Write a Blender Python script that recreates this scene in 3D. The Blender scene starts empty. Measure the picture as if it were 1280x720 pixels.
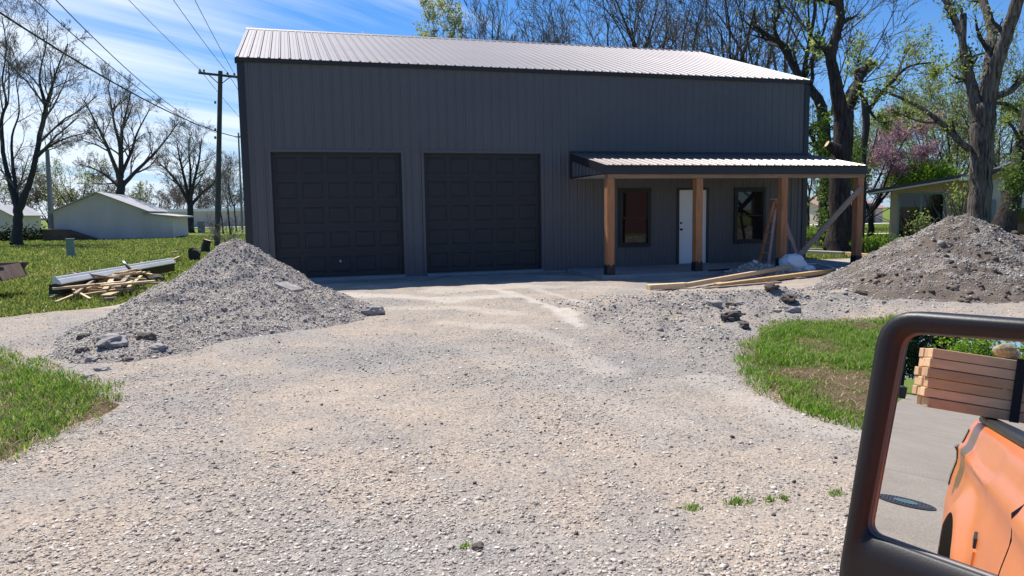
import bpy, math, random
import numpy as np
from mathutils import Vector
R = math.radians
scene = bpy.context.scene
COL = scene.collection
rnd = random.Random(7)
RNG = np.random.default_rng(11)

# ------------------------------------------------------------------ camera numbers
CF, YAW, PIT, ROL = 925.9, .2834, .1026, -.0157
CAM = np.array([1.0746, -18.366, 1.5])
_F = np.array([math.sin(YAW)*math.cos(PIT), math.cos(YAW)*math.cos(PIT), -math.sin(PIT)])
_R0 = np.array([math.cos(YAW), -math.sin(YAW), 0.0])
_U0 = np.cross(_R0, _F)
_R = _R0*math.cos(ROL) + _U0*math.sin(ROL)
_U = -_R0*math.sin(ROL) + _U0*math.cos(ROL)

def ray(px, py):
    return _F + (px-640)/CF*_R - (py-360)/CF*_U

def sm(a, b, x):
    t = np.clip((np.asarray(x, float)-a)/(b-a), 0, 1)
    return t*t*(3-2*t)

def base(x, y):
    """height of the natural ground: road level, rising gently to the building pad"""
    x = np.asarray(x, float); y = np.asarray(y, float)
    t = sm(-16, -3, y)
    dx = np.maximum(np.maximum(-3-x, x-19), 0); dy = np.maximum(y-13, 0)
    w = 1-sm(0, 7, np.hypot(dx, dy))
    return -.28 + (.18-.06*sm(6.6, 8.4, x))*t*w

def gp(px, py, up=0.0):
    """ground point under a measured direction"""
    d = ray(px, py); z = -.15
    for _ in range(12):
        p = CAM + d*((z-CAM[2])/d[2]); z = float(base(p[0], p[1]))+up
    return p

def dp(px, py, Z):
    """point at depth Z along a measured direction"""
    return CAM + ray(px, py)*Z

def vnoise(x, y, seed=0):
    xi = np.floor(x).astype(np.int64); yi = np.floor(y).astype(np.int64)
    fx = x-xi; fy = y-yi
    fx = fx*fx*(3-2*fx); fy = fy*fy*(3-2*fy)
    def h(a, b):
        n = (a*374761393 + b*668265263 + seed*1442695041) & 0x7fffffff
        n = ((n ^ (n >> 13))*1274126177) & 0x7fffffff
        n = n ^ (n >> 16)
        return (n & 0xffff)/65535.0
    return (h(xi, yi)*(1-fx)+h(xi+1, yi)*fx)*(1-fy) + (h(xi, yi+1)*(1-fx)+h(xi+1, yi+1)*fx)*fy

def fbm(x, y, seed=0, octv=4, gain=.5):
    s = 0; a = 1; t = 0
    for o in range(octv):
        s = s + a*vnoise(x*2**o+17.3*o, y*2**o-9.1*o, seed+o); t += a; a *= gain
    return s/t

def sdf(poly, x, y):
    """signed distance, positive inside"""
    P = np.array(poly, float); d = np.full(np.shape(x), 1e9); ins = np.zeros(np.shape(x), bool)
    for i in range(len(P)):
        a = P[i]; b = P[(i+1) % len(P)]; e = b-a
        wx = x-a[0]; wy = y-a[1]
        t = np.clip((wx*e[0]+wy*e[1])/(e@e), 0, 1)
        d = np.minimum(d, np.hypot(wx-e[0]*t, wy-e[1]*t))
        c = ((a[1] <= y) & (b[1] > y)) | ((b[1] <= y) & (a[1] > y))
        if abs(e[1]) > 1e-12:
            ins ^= c & (x < a[0] + (y-a[1])/e[1]*e[0])
    return np.where(ins, d, -d)

# ------------------------------------------------------------------ materials
def newmat(name):
    m = bpy.data.materials.new(name); m.use_nodes = True
    nt = m.node_tree; b = nt.nodes['Principled BSDF']
    return m, nt, b

def N(nt, t, **kw):
    n = nt.nodes.new(t)
    for k, v in kw.items():
        if k in n.inputs: n.inputs[k].default_value = v
        else: setattr(n, k, v)
    return n

def coords(nt, scale=(1, 1, 1), out='Object'):
    tc = nt.nodes.new('ShaderNodeTexCoord'); mp = nt.nodes.new('ShaderNodeMapping')
    mp.inputs['Scale'].default_value = scale
    nt.links.new(tc.outputs[out], mp.inputs['Vector'])
    return mp.outputs['Vector']

def ramp(nt, src, stops):
    r = nt.nodes.new('ShaderNodeValToRGB'); e = r.color_ramp.elements
    while len(e) < len(stops): e.new(.5)
    for i, (p, c) in enumerate(stops):
        e[i].position = p; e[i].color = (c[0], c[1], c[2], 1)
    nt.links.new(src, r.inputs['Fac']); return r.outputs['Color']

def mix(nt, fac, a, b, mode='MIX'):
    n = nt.nodes.new('ShaderNodeMix'); n.data_type = 'RGBA'; n.blend_type = mode
    for s, v in ((0, fac), (6, a), (7, b)):
        if hasattr(v, 'is_linked'): nt.links.new(v, n.inputs[s])
        elif s == 0: n.inputs[0].default_value = v
        else: n.inputs[s].default_value = (v[0], v[1], v[2], 1)
    return n.outputs[2]

def noise(nt, vec, scale, detail=4, rough=.55):
    n = N(nt, 'ShaderNodeTexNoise', Scale=scale, Detail=detail, Roughness=rough)
    nt.links.new(vec, n.inputs['Vector']); return n.outputs['Fac']

def bump(nt, b, h, strength=.3, dist=.02):
    n = N(nt, 'ShaderNodeBump', Strength=strength, Distance=dist)
    nt.links.new(h, n.inputs['Height']); nt.links.new(n.outputs['Normal'], b.inputs['Normal'])

def cmul(c, k): return tuple(min(1, v*k) for v in c)

def simple(name, c, rough=.6, metal=0, var=.15, vscale=3, stretch=(1, 1, 1), bmp=0, bscale=40, spec=.5, fine=.0):
    m, nt, b = newmat(name)
    v = coords(nt, stretch)
    f = noise(nt, v, vscale, 5)
    colr = ramp(nt, f, [(.25, cmul(c, 1-var)), (.75, cmul(c, 1+var))])
    if fine:
        g = noise(nt, v, vscale*14, 2)
        colr = mix(nt, fine, colr, ramp(nt, g, [(.3, cmul(c, .45)), (.7, cmul(c, 1.5))]))
    nt.links.new(colr, b.inputs['Base Color'])
    b.inputs['Roughness'].default_value = rough; b.inputs['Metallic'].default_value = metal
    b.inputs['Specular IOR Level'].default_value = spec
    if bmp: bump(nt, b, noise(nt, v, bscale, 3), bmp, .02)
    return m

def leafmat(name, stops, trans=.35, rough=.6):
    m, nt, b = newmat(name)
    g = nt.nodes.new('ShaderNodeNewGeometry')
    colr = ramp(nt, g.outputs['Random Per Island'], stops)
    nt.links.new(colr, b.inputs['Base Color']); b.inputs['Roughness'].default_value = rough
    b.inputs['Specular IOR Level'].default_value = .25
    t = nt.nodes.new('ShaderNodeBsdfTranslucent'); nt.links.new(colr, t.inputs['Color'])
    mx = N(nt, 'ShaderNodeMixShader'); mx.inputs[0].default_value = trans
    nt.links.new(b.outputs[0], mx.inputs[1]); nt.links.new(t.outputs[0], mx.inputs[2])
    nt.links.new(mx.outputs[0], nt.nodes['Material Output'].inputs['Surface'])
    return m

def gravelmat(name, beige, grey, dark, patch=.35, dirt=0.0, dust=None, sc=(42.0, 95.0), bs=.9):
    m, nt, b = newmat(name)
    v = coords(nt)
    vo = N(nt, 'ShaderNodeTexVoronoi', Scale=sc[0]); nt.links.new(v, vo.inputs['Vector'])
    vo2 = N(nt, 'ShaderNodeTexVoronoi', Scale=sc[1]); nt.links.new(v, vo2.inputs['Vector'])
    big = noise(nt, v, patch, 6, .62)
    mid = noise(nt, v, 1.9, 5, .6)
    basec = ramp(nt, big, [(.38, grey), (.52, cmul(beige, .95)), (.66, beige)])
    basec = mix(nt, ramp(nt, mid, [(.42, (0, 0, 0)), (.62, (.55, .55, .55))]), basec, cmul(grey, .93))
    sep = nt.nodes.new('ShaderNodeSeparateColor'); nt.links.new(vo.outputs['Color'], sep.inputs[0])
    sp2 = nt.nodes.new('ShaderNodeSeparateColor'); nt.links.new(vo2.outputs['Color'], sp2.inputs[0])
    tone = ramp(nt, sep.outputs[0], [(0, (.5, .49, .49)), (.25, (.88, .88, .89)), (.75, (1.05, 1.03, 1.0)), (1, (1.22, 1.2, 1.18))])
    tone2 = ramp(nt, sp2.outputs[1], [(0, (.6, .6, .6)), (.5, (1, 1, 1)), (1, (1.2, 1.2, 1.2))])
    c = mix(nt, 1.0, basec, tone, 'MULTIPLY'); c = mix(nt, .8, c, tone2, 'MULTIPLY')
    if dust:
        at = nt.nodes.new('ShaderNodeAttribute'); at.attribute_name = 'dust'
        sp = nt.nodes.new('ShaderNodeSeparateColor'); nt.links.new(at.outputs['Color'], sp.inputs[0])
        fine = ramp(nt, noise(nt, v, 30, 3, .7), [(.3, (.8, .8, .8)), (.7, (1.15, 1.15, 1.15))])
        c = mix(nt, sp.outputs[1], c, mix(nt, .6, c, cmul(grey, .8)))
        c = mix(nt, sp.outputs[0], c, mix(nt, 1.0, fine, dust, 'MULTIPLY'))
    if dirt:
        dn = noise(nt, v, 1.3, 6, .65)
        if dirt > .5:
            as_ = nt.nodes.new('ShaderNodeAttribute'); as_.attribute_name = 'soil'; ss = nt.nodes.new('ShaderNodeSeparateColor'); nt.links.new(as_.outputs['Color'], ss.inputs[0])
            ma = N(nt, 'ShaderNodeMath', operation='MULTIPLY_ADD'); ma.inputs[1].default_value = .3; nt.links.new(ss.outputs[0], ma.inputs[0]); nt.links.new(dn, ma.inputs[2]); dn = ma.outputs[0]
        c = mix(nt, ramp(nt, dn, [(.56-dirt*.2, (0, 0, 0)), (.66-dirt*.2, (.85, .85, .85))]), c, dark)
    nt.links.new(c, b.inputs['Base Color']); b.inputs['Roughness'].default_value = .9
    b.inputs['Specular IOR Level'].default_value = .2
    ad = N(nt, 'ShaderNodeMath', operation='ADD'); nt.links.new(vo.outputs['Distance'], ad.inputs[0]); nt.links.new(vo2.outputs['Distance'], ad.inputs[1])
    iv = N(nt, 'ShaderNodeMath', operation='MULTIPLY'); iv.inputs[1].default_value = -1; nt.links.new(ad.outputs[0], iv.inputs[0])
    bump(nt, b, iv.outputs[0], bs, .02)
    return m

def pebblemat(name, stops):
    m, nt, b = newmat(name)
    g = nt.nodes.new('ShaderNodeNewGeometry')
    nt.links.new(ramp(nt, g.outputs['Random Per Island'], stops), b.inputs['Base Color'])
    b.inputs['Roughness'].default_value = .85; b.inputs['Specular IOR Level'].default_value = .25
    return m

def woodmat(name, c, stretch=(14, 14, 1.2), rough=.7, var=.3, knots=True, rand=0):
    m, nt, b = newmat(name)
    v = coords(nt, stretch)
    f = noise(nt, v, 2.2, 6, .6)
    colr = ramp(nt, f, [(.3, cmul(c, 1-var)), (.55, c), (.75, cmul(c, 1+var*.6))])
    if knots:
        v2 = coords(nt, tuple(min(s, 3.2) for s in stretch))
        vo = N(nt, 'ShaderNodeTexVoronoi', Scale=2.1); nt.links.new(v2, vo.inputs['Vector'])
        k = ramp(nt, vo.outputs['Distance'], [(.05, (.75, .75, .75)), (.12, (0, 0, 0))])
        colr = mix(nt, k, colr, cmul(c, .35))
    if rand:
        oi = nt.nodes.new('ShaderNodeObjectInfo'); colr = mix(nt, 1.0, colr, ramp(nt, oi.outputs['Random'], [(0, (1-rand, 1-rand*1.15, 1-rand*1.3)), (1, (1.12, 1.12, 1.1))]), 'MULTIPLY')
    nt.links.new(colr, b.inputs['Base Color']); b.inputs['Roughness'].default_value = rough
    b.inputs['Specular IOR Level'].default_value = .3
    bump(nt, b, f, .25, .006)
    return m

M = {}
M['gravel'] = gravelmat('driveway gravel', (.42, .345, .275), (.31, .287, .262), (.1, .08, .07), .33, 0, (.51, .45, .38), (64.0, 150.0), .42)
M['pilegravel'] = gravelmat('grey pile gravel', (.46, .40, .34), (.4, .36, .315), (.18, .155, .135), .8, .12, None, (60.0, 140.0), .6)
M['soilgravel'] = gravelmat('soil and gravel', (.44, .375, .31), (.36, .305, .255), (.165, .125, .095), .9, .62, None, (60.0, 140.0), .7)
M['pebble'] = pebblemat('pebbles', [(0, (.13, .12, .11)), (.15, (.32, .285, .25)), (.5, (.43, .37, .31)), (.85, (.52, .46, .395)), (1, (.64, .59, .53))])
M['pilepebble'] = pebblemat('pile stones', [(0, (.15, .135, .12)), (.3, (.32, .29, .26)), (.7, (.44, .4, .36)), (1, (.58, .54, .5))])
M['soilclod'] = pebblemat('soil clods', [(0, (.07, .053, .04)), (.5, (.13, .1, .078)), (.85, (.2, .165, .135)), (1, (.3, .26, .22))])
M['rock'] = simple('grey rock', (.3, .275, .255), .9, var=.35, vscale=9, bmp=.6, bscale=30, spec=.2)
M['darkrock'] = simple('dark clod', (.11, .092, .08), .95, var=.35, vscale=9, bmp=.7, bscale=30, spec=.1)
M['concrete'] = simple('porch concrete', (.25, .255, .26), .85, var=.12, vscale=2, bmp=.1, bscale=60, spec=.25)

def lawnmat():
    m, nt, b = newmat('lawn')
    v = coords(nt)
    a = noise(nt, v, .22, 6, .65); c = noise(nt, v, 2.6, 5, .65); g = noise(nt, coords(nt, (9, 9, 9)), 3, 3)
    colr = ramp(nt, a, [(.3, (.11, .155, .02)), (.5, (.165, .21, .03)), (.68, (.27, .27, .07))])
    colr = mix(nt, .5, colr, ramp(nt, c, [(.3, (.045, .085, .014)), (.55, (.105, .16, .028)), (.75, (.24, .22, .08))]))
    colr = mix(nt, .55, colr, ramp(nt, g, [(.3, (.3, .3, .3)), (.65, (1.5, 1.5, 1.5))]), 'MULTIPLY')
    nt.links.new(colr, b.inputs['Base Color']); b.inputs['Roughness'].default_value = .9
    b.inputs['Specular IOR Level'].default_value = .1
    bump(nt, b, g, .8, .05)
    return m
M['lawn'] = lawnmat()
M['patchsoil'] = simple('patch soil', (.11, .08, .045), .95, var=.5, vscale=4, bmp=.8, bscale=40, spec=.1, fine=.5)
M['baresoil'] = simple('bare red soil', (.3, .19, .12), .95, var=.3, vscale=4, bmp=.5, bscale=40, spec=.1, fine=.4)
M['blade'] = leafmat('grass blades', [(0, (.05, .13, .012)), (.3, (.115, .25, .02)), (.66, (.2, .36, .035)), (.87, (.32, .43, .07)), (.96, (.5, .45, .2)), (1, (.62, .52, .3))], .5)
M['lawnblade'] = leafmat('lawn grass', [(0, (.09, .135, .025)), (.35, (.17, .225, .04)), (.7, (.25, .295, .06)), (.9, (.34, .35, .1)), (1, (.5, .44, .22))], .5)
M['straw'] = leafmat('dry straw', [(0, (.2, .13, .06)), (.5, (.4, .29, .15)), (1, (.58, .46, .28))], .2)
M['dandelion'] = simple('dandelion yellow', (.75, .55, .03), .7)

def roadmat():
    m, nt, b = newmat('old pavement')
    v = coords(nt)
    f = noise(nt, v, .8, 6, .6); g = noise(nt, v, 60, 2)
    colr = ramp(nt, f, [(.3, (.25, .21, .165)), (.7, (.32, .27, .215))])
    colr = mix(nt, .6, colr, ramp(nt, g, [(.35, (.5, .5, .5)), (.65, (1.3, 1.3, 1.3))]), 'MULTIPLY')
    sx = nt.nodes.new('ShaderNodeSeparateXYZ'); nt.links.new(v, sx.inputs[0])
    d = N(nt, 'ShaderNodeMath', operation='PINGPONG'); d.inputs[1].default_value = 5.3
    wob = N(nt, 'ShaderNodeMath', operation='MULTIPLY_ADD'); wob.inputs[1].default_value = .35; nt.links.new(noise(nt, v, 1.1, 3), wob.inputs[0]); nt.links.new(sx.outputs[0], wob.inputs[2])
    nt.links.new(wob.outputs[0], d.inputs[0])
    k = ramp(nt, d.outputs[0], [(.012, (1, 1, 1)), (.02, (0, 0, 0))])
    colr = mix(nt, k, colr, (.1, .095, .09))
    nt.links.new(colr, b.inputs['Base Color']); b.inputs['Roughness'].default_value = .9
    bump(nt, b, g, .4, .01)
    return m
M['road'] = roadmat()
M['farroad'] = simple('pale far road', (.5, .47, .43), .9)

# building
M['siding'] = simple('charcoal siding', (.104, .102, .107), .5, var=.11, vscale=.5, spec=.45)
M['trim'] = simple('black trim', (.018, .019, .024), .45, var=.1, spec=.5)
M['roofmetal'] = simple('roof metal', (.15, .138, .142), .52, metal=.75, var=.06, vscale=.7, spec=.4)
M['porchmetal'] = simple('porch roof metal', (.28, .25, .24), .5, metal=.85, var=.06, vscale=.7, spec=.4)
M['garagedoor'] = simple('garage door steel', (.03, .029, .031), .55, var=.1, spec=.4)
M['whitepaint'] = simple('white paint', (.74, .75, .76), .5, var=.04, spec=.4)
M['soffit'] = simple('soffit white', (.7, .69, .66), .6, var=.05)
M['post'] = woodmat('cedar post', (.40, .185, .085), (10, 10, 1.1), .75, .28)
M['beamwood'] = woodmat('porch beam wood', (.30, .2, .12), (1.1, 10, 10), .75, .3)
M['lumber'] = woodmat('fresh lumber', (.68, .5, .29), (6, 6, 6), .7, .2, False, .25)
M['lumberdark'] = woodmat('weathered lumber', (.33, .25, .18), (6, 6, 6), .8, .35, False)
M['boardpile'] = woodmat('long pine boards', (.55, .36, .17), (3, 3, 8), .75, .25, False)
M['greyboard'] = woodmat('grey boards', (.36, .33, .31), (3, 10, 10), .85, .25, False)
M['bracewood'] = woodmat('brace wood', (.30, .23, .18), (3, 8, 8), .8, .3, False)
M['ladder'] = simple('orange ladder rail', (.6, .27, .14), .6, var=.25, vscale=5)
M['ladderpink'] = simple('faded pink ladder rail', (.55, .33, .29), .6, var=.2, vscale=5)
M['black'] = simple('black metal', (.012, .012, .013), .5, var=.1)
M['plasticshade'] = simple('black plastic and painted shade', (.008, .008, .009), .45, var=.2)  # black plastic parts; also the painted shade under the metal panels
def glassmat(name, c=(.012, .014, .016), rough=.02):
    m, nt, b = newmat(name)
    b.inputs['Base Color'].default_value = (*c, 1); b.inputs['Roughness'].default_value = rough
    b.inputs['Specular IOR Level'].default_value = .6; b.inputs['IOR'].default_value = 1.5
    v = coords(nt); bump(nt, b, noise(nt, v, 1.2, 2), .02, .01)
    return m
M['glass'] = glassmat('window glass')
M['panelmetal'] = simple('pale metal panel', (.62, .64, .68), .4, metal=.1, var=.1, vscale=2, stretch=(1, 1, 1))
M['plastic'] = simple('white plastic bag', (.82, .82, .82), .45, var=.08, vscale=12, bmp=.6, bscale=25)
M['rust'] = simple('rusty boards', (.17, .11, .08), .85, var=.35, vscale=4, bmp=.3)
M['greenbox'] = simple('grey green steel box', (.2, .26, .24), .55, var=.12, vscale=3)
M['polewood'] = simple('dark pole wood', (.075, .065, .062), .9, var=.35, vscale=3, stretch=(4, 4, .4), bmp=.4)
M['polegrey'] = simple('grey pole wood', (.19, .185, .185), .9, var=.25, vscale=3, stretch=(4, 4, .4))
M['wire'] = simple('wire', (.02, .02, .022), .6)
M['ceramic'] = simple('insulator', (.2, .2, .22), .3)
M['whitesiding'] = simple('dirty white siding', (.62, .505, .475), .7, var=.14, vscale=.8, stretch=(1, 1, .4), bmp=.1)
M['whiteroof'] = simple('pale roof', (.36, .345, .345), .6, var=.12, vscale=.5)
M['brownbank'] = simple('brown bank', (.1, .065, .05), .95, var=.4, vscale=2, bmp=.5)
M['tan'] = simple('tan painted wood', (.5, .35, .235), .75, var=.12, vscale=2)
M['darkroof'] = simple('dark roof edge', (.06, .058, .06), .8, var=.2)
M['clap'] = simple('off white clapboard', (.64, .54, .45), .7, var=.08, vscale=2)
M['redhouse'] = simple('red brick', (.16, .055, .045), .85, var=.25, vscale=5)
M['shedroof'] = simple('reddish shed roof', (.34, .2, .17), .7, var=.2)
M['bark'] = simple('dark bark', (.055, .05, .05), .95, var=.35, vscale=2.5, stretch=(5, 5, .8), bmp=.9, bscale=5, spec=.1)
M['furrow'] = None
def furrowmat(name, lo, hi):
    m, nt, b = newmat(name)
    v = coords(nt, (7, 7, .55)); f = noise(nt, v, 2.2, 6, .7)
    big = noise(nt, coords(nt), .8, 3)
    colr = ramp(nt, f, [(.36, lo), (.62, hi)])
    colr = mix(nt, .4, colr, ramp(nt, big, [(.3, (.6, .6, .6)), (.7, (1.3, 1.25, 1.2))]), 'MULTIPLY')
    nt.links.new(colr, b.inputs['Base Color']); b.inputs['Roughness'].default_value = .95; b.inputs['Specular IOR Level'].default_value = .1
    bump(nt, b, f, 1.0, .08)
    return m
M['furrow'] = furrowmat('furrowed brown bark', (.028, .025, .023), (.25, .215, .19))
M['furrowdark'] = furrowmat('furrowed dark bark', (.02, .018, .018), (.1, .085, .078))
M['twig'] = simple('grey twigs', (.13, .115, .105), .95, var=.25, vscale=1, spec=.1)
M['twigpale'] = simple('pale twigs', (.18, .16, .145), .95, var=.25, vscale=1, spec=.1)
M['paleleaf'] = leafmat('pale new leaves', [(0, (.26, .3, .09)), (.5, (.4, .44, .18)), (1, (.56, .58, .32))], .55)
M['springleaf'] = leafmat('spring leaves', [(0, (.15, .2, .03)), (.5, (.27, .34, .07)), (1, (.42, .47, .16))], .55)
M['ivyleaf'] = leafmat('ivy leaves', [(0, (.045, .09, .014)), (.6, (.12, .2, .03)), (1, (.22, .3, .06))], .4)
M['brightleaf'] = leafmat('bright shrub leaves', [(0, (.1, .19, .014)), (.5, (.2, .33, .024)), (1, (.33, .44, .06))], .5)
M['redbud'] = leafmat('redbud blossom', [(0, (.33, .16, .19)), (.5, (.54, .31, .35)), (1, (.68, .47, .5))], .4)
M['everleaf'] = leafmat('dark evergreen', [(0, (.012, .022, .01)), (.6, (.025, .045, .016)), (1, (.05, .075, .025))], .15)
M['brownleaf'] = leafmat('brown far buds', [(0, (.1, .075, .055)), (.5, (.17, .13, .09)), (1, (.24, .2, .13))], .3)
def paint(name, c):
    m, nt, b = newmat(name)
    v = coords(nt); f = noise(nt, v, 2.5, 5, .6)
    nt.links.new(ramp(nt, f, [(.3, cmul(c, .88)), (.7, (c[0]*1.02, c[1]*1.1, c[2]*1.15))]), b.inputs['Base Color'])
    b.inputs['Roughness'].default_value = .38; b.inputs['Coat Weight'].default_value = .35; b.inputs['Coat Roughness'].default_value = .25
    return m
M['orange'] = paint('orange truck paint', (.75, .185, .03))
M['taillens'] = glassmat('dusty lamp lens', (.16, .12, .11), .25)
M['redlens'] = glassmat('red lamp lens', (.35, .015, .02), .15)
M['rubber'] = simple('tyre rubber', (.012, .012, .012), .8)
M['steel'] = simple('grey steel wheel', (.3, .3, .31), .4, metal=.8)
M['mirrorplastic'] = simple('black mirror plastic', (.014, .013, .014), .45, var=.2, vscale=8, bmp=.03, bscale=300, spec=.4)
def mirmat():
    m, nt, b = newmat('mirror glass')
    b.inputs['Base Color'].default_value = (.86, .86, .87, 1); b.inputs['Metallic'].default_value = 1; b.inputs['Roughness'].default_value = 0
    return m
M['mirrorglass'] = mirmat()
M['litedge'] = simple('lit mirror edge plastic', (.12, .1, .095), .4)  # paler than the housing, painting the light on its inner wall
M['strap'] = simple('black strap', (.01, .01, .012), .7)
M['stud'] = woodmat('pine studs', (.84, .53, .3), (10, 1.6, 10), .7, .16, True, .22)
M['canvas'] = simple('tan canvas', (.34, .28, .17), .9, var=.3, vscale=10, bmp=.6)
M['manhole'] = simple('cast iron', (.055, .05, .05), .55, metal=.5, var=.3, vscale=9)
M['tealreflect'] = simple('teal reflection on iron', (.07, .14, .135), .55, metal=.3, var=.3, vscale=9)

# ------------------------------------------------------------------ mesh helpers
class MB:
    def __init__(s): s.v = []; s.f = []
    def add(s, vs, fs):
        o = len(s.v); s.v += [tuple(float(c) for c in p) for p in vs]; s.f += [tuple(i+o for i in f) for f in fs]
    def box(s, x0, x1, y0, y1, z0, z1):
        s.add([(x0, y0, z0), (x1, y0, z0), (x1, y1, z0), (x0, y1, z0), (x0, y0, z1), (x1, y0, z1), (x1, y1, z1), (x0, y1, z1)],
              [(0, 3, 2, 1), (4, 5, 6, 7), (0, 1, 5, 4), (1, 2, 6, 5), (2, 3, 7, 6), (3, 0, 4, 7)])
    def beam(s, a, b, w, h, up=(0, 0, 1)):
        a = np.array(a, float); b = np.array(b, float); d = b-a; d /= np.linalg.norm(d)
        u = np.array(up, float); sd = np.cross(d, u)
        if np.linalg.norm(sd) < 1e-6: sd = np.cross(d, (1, 0, 0))
        sd /= np.linalg.norm(sd); u = np.cross(sd, d)
        vs = [p + sd*i*w/2 + u*j*h/2 for p in (a, b) for i, j in ((-1, -1), (1, -1), (1, 1), (-1, 1))]
        s.add(vs, [(0, 1, 2, 3), (7, 6, 5, 4), (0, 4, 5, 1), (1, 5, 6, 2), (2, 6, 7, 3), (3, 7, 4, 0)])
    def tube(s, pts, rad, n=6, cap=True):
        pts = [np.array(p, float) for p in pts]; m = len(pts)
        if not hasattr(rad, '__len__'): rad = [rad]*m
        t0 = pts[1]-pts[0]; t0 /= np.linalg.norm(t0)+1e-12
        r = np.cross(t0, (0.31, .95, .12)); r /= np.linalg.norm(r)+1e-12
        vs = []
        for i, p in enumerate(pts):
            t = pts[min(i+1, m-1)]-pts[max(i-1, 0)]; t = t/(np.linalg.norm(t)+1e-12)
            r = r-t*(r@t); r /= np.linalg.norm(r)+1e-12; q = np.cross(t, r)
            for k in range(n):
                a = 2*math.pi*k/n
                vs.append(p + (r*math.cos(a)+q*math.sin(a))*rad[i])
        fs = [(i*n+k, i*n+(k+1) % n, (i+1)*n+(k+1) % n, (i+1)*n+k) for i in range(m-1) for k in range(n)]
        if cap:
            fs.append(tuple(range(n-1, -1, -1))); fs.append(tuple((m-1)*n+k for k in range(n)))
        s.add(vs, fs)
    def prism(s, poly, axis, a0, a1):
        """extrude a 2D polygon along an axis; poly coordinates are the other two axes in order"""
        n = len(poly)
        def P(u, v, w):
            return {'x': (w, u, v), 'y': (u, w, v), 'z': (u, v, w)}[axis]
        vs = [P(u, v, a0) for u, v in poly]+[P(u, v, a1) for u, v in poly]
        s.add(vs, [tuple(range(n-1, -1, -1)), tuple(range(n, 2*n))]+[(i, (i+1) % n, n+(i+1) % n, n+i) for i in range(n)])
    def lathe(s, prof, c=(0, 0, 0), n=20, axis='z'):
        vs = []
        for r, h in prof:
            for k in range(n):
                a = 2*math.pi*k/n; x = r*math.cos(a); y = r*math.sin(a)
                q = {'z': (x, y, h), 'y': (x, h, y), 'x': (h, x, y)}[axis]
                vs.append((c[0]+q[0], c[1]+q[1], c[2]+q[2]))
        m = len(prof)
        fs = [(i*n+k, i*n+(k+1) % n, (i+1)*n+(k+1) % n, (i+1)*n+k) for i in range(m-1) for k in range(n)]
        fs += [tuple(range(n)), tuple((m-1)*n+k for k in range(n))]
        s.add(vs, fs)
    def build(s, name, mat, parent=None, smooth=False, bevel=0, origin=None):
        v = s.v
        me = bpy.data.meshes.new(name)
        off = (0, 0, 0)
        if origin is not None:
            off = origin; v = [(a-off[0], b-off[1], c-off[2]) for a, b, c in v]
        me.from_pydata(v, [], s.f); me.update()
        if smooth: me.polygons.foreach_set('use_smooth', [True]*len(me.polygons))
        me.materials.append(mat)
        o = bpy.data.objects.new(name, me); COL.objects.link(o); o.location = off
        if parent is not None: put(o, parent)
        if bevel:
            b = o.modifiers.new('bevel', 'BEVEL'); b.width = bevel; b.segments = 2; b.limit_method = 'ANGLE'
        return o

def put(o, parent):
    """parent without moving: geometry is in world coordinates, parents are unrotated unless they say so"""
    o.parent = parent
    if parent.get('_local'): return
    w = Vector((0, 0, 0)); p = parent
    while p is not None:
        w += p.location; p = p.parent
    o.location = o.location - w

def bigmesh(name, verts, faces, mat, parent=None, smooth=False, k=None):
    """numpy mesh; faces (n,k) array or list of such arrays"""
    if not isinstance(faces, list): faces = [faces]
    me = bpy.data.meshes.new(name)
    verts = np.ascontiguousarray(verts, dtype=np.float32).reshape(-1, 3)
    idx = np.concatenate([f.reshape(-1) for f in faces]).astype(np.int32)
    tot = np.concatenate([np.full(len(f), f.shape[1]) for f in faces]).astype(np.int32)
    st = np.concatenate([[0], np.cumsum(tot)[:-1]]).astype(np.int32)
    me.vertices.add(len(verts)); me.vertices.foreach_set('co', verts.reshape(-1))
    me.loops.add(len(idx)); me.loops.foreach_set('vertex_index', idx)
    me.polygons.add(len(tot)); me.polygons.foreach_set('loop_start', st); me.polygons.foreach_set('loop_total', tot)
    if smooth: me.polygons.foreach_set('use_smooth', np.ones(len(tot), bool))
    me.update(calc_edges=True); me.validate()
    me.materials.append(mat)
    o = bpy.data.objects.new(name, me); COL.objects.link(o)
    if parent is not None: put(o, parent)
    return o

def tag(o, label, cat, group=None):
    o['label'] = label; o['category'] = cat
    if group: o['group'] = group
    return o
def thing(name, loc, label, cat, group=None):
    o = bpy.data.objects.new(name, None); COL.objects.link(o); o.location = tuple(float(c) for c in loc); o.empty_display_size = .3
    return tag(o, label, cat, group)
def struct(o, kind='structure'):
    o['kind'] = kind; return o

# ------------------------------------------------------------------ ground
def gridmesh(name, xs, ys, hf, mat, keep=None, smooth=True):
    X, Y = np.meshgrid(xs, ys); Z = hf(X, Y)
    V = np.stack([X, Y, Z], -1).reshape(-1, 3)
    nx, ny = len(xs), len(ys)
    I = np.arange(nx*ny).reshape(ny, nx)
    Q = np.stack([I[:-1, :-1], I[:-1, 1:], I[1:, 1:], I[1:, :-1]], -1).reshape(-1, 4)
    if keep is not None:
        K = keep(X, Y, Z).reshape(-1)
        Q = Q[K[Q].any(1)]
        used = np.unique(Q); mp = np.full(len(V), -1); mp[used] = np.arange(len(used)); V = V[used]; Q = mp[Q]
    return bigmesh(name, V, Q, mat, smooth=smooth)

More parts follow.
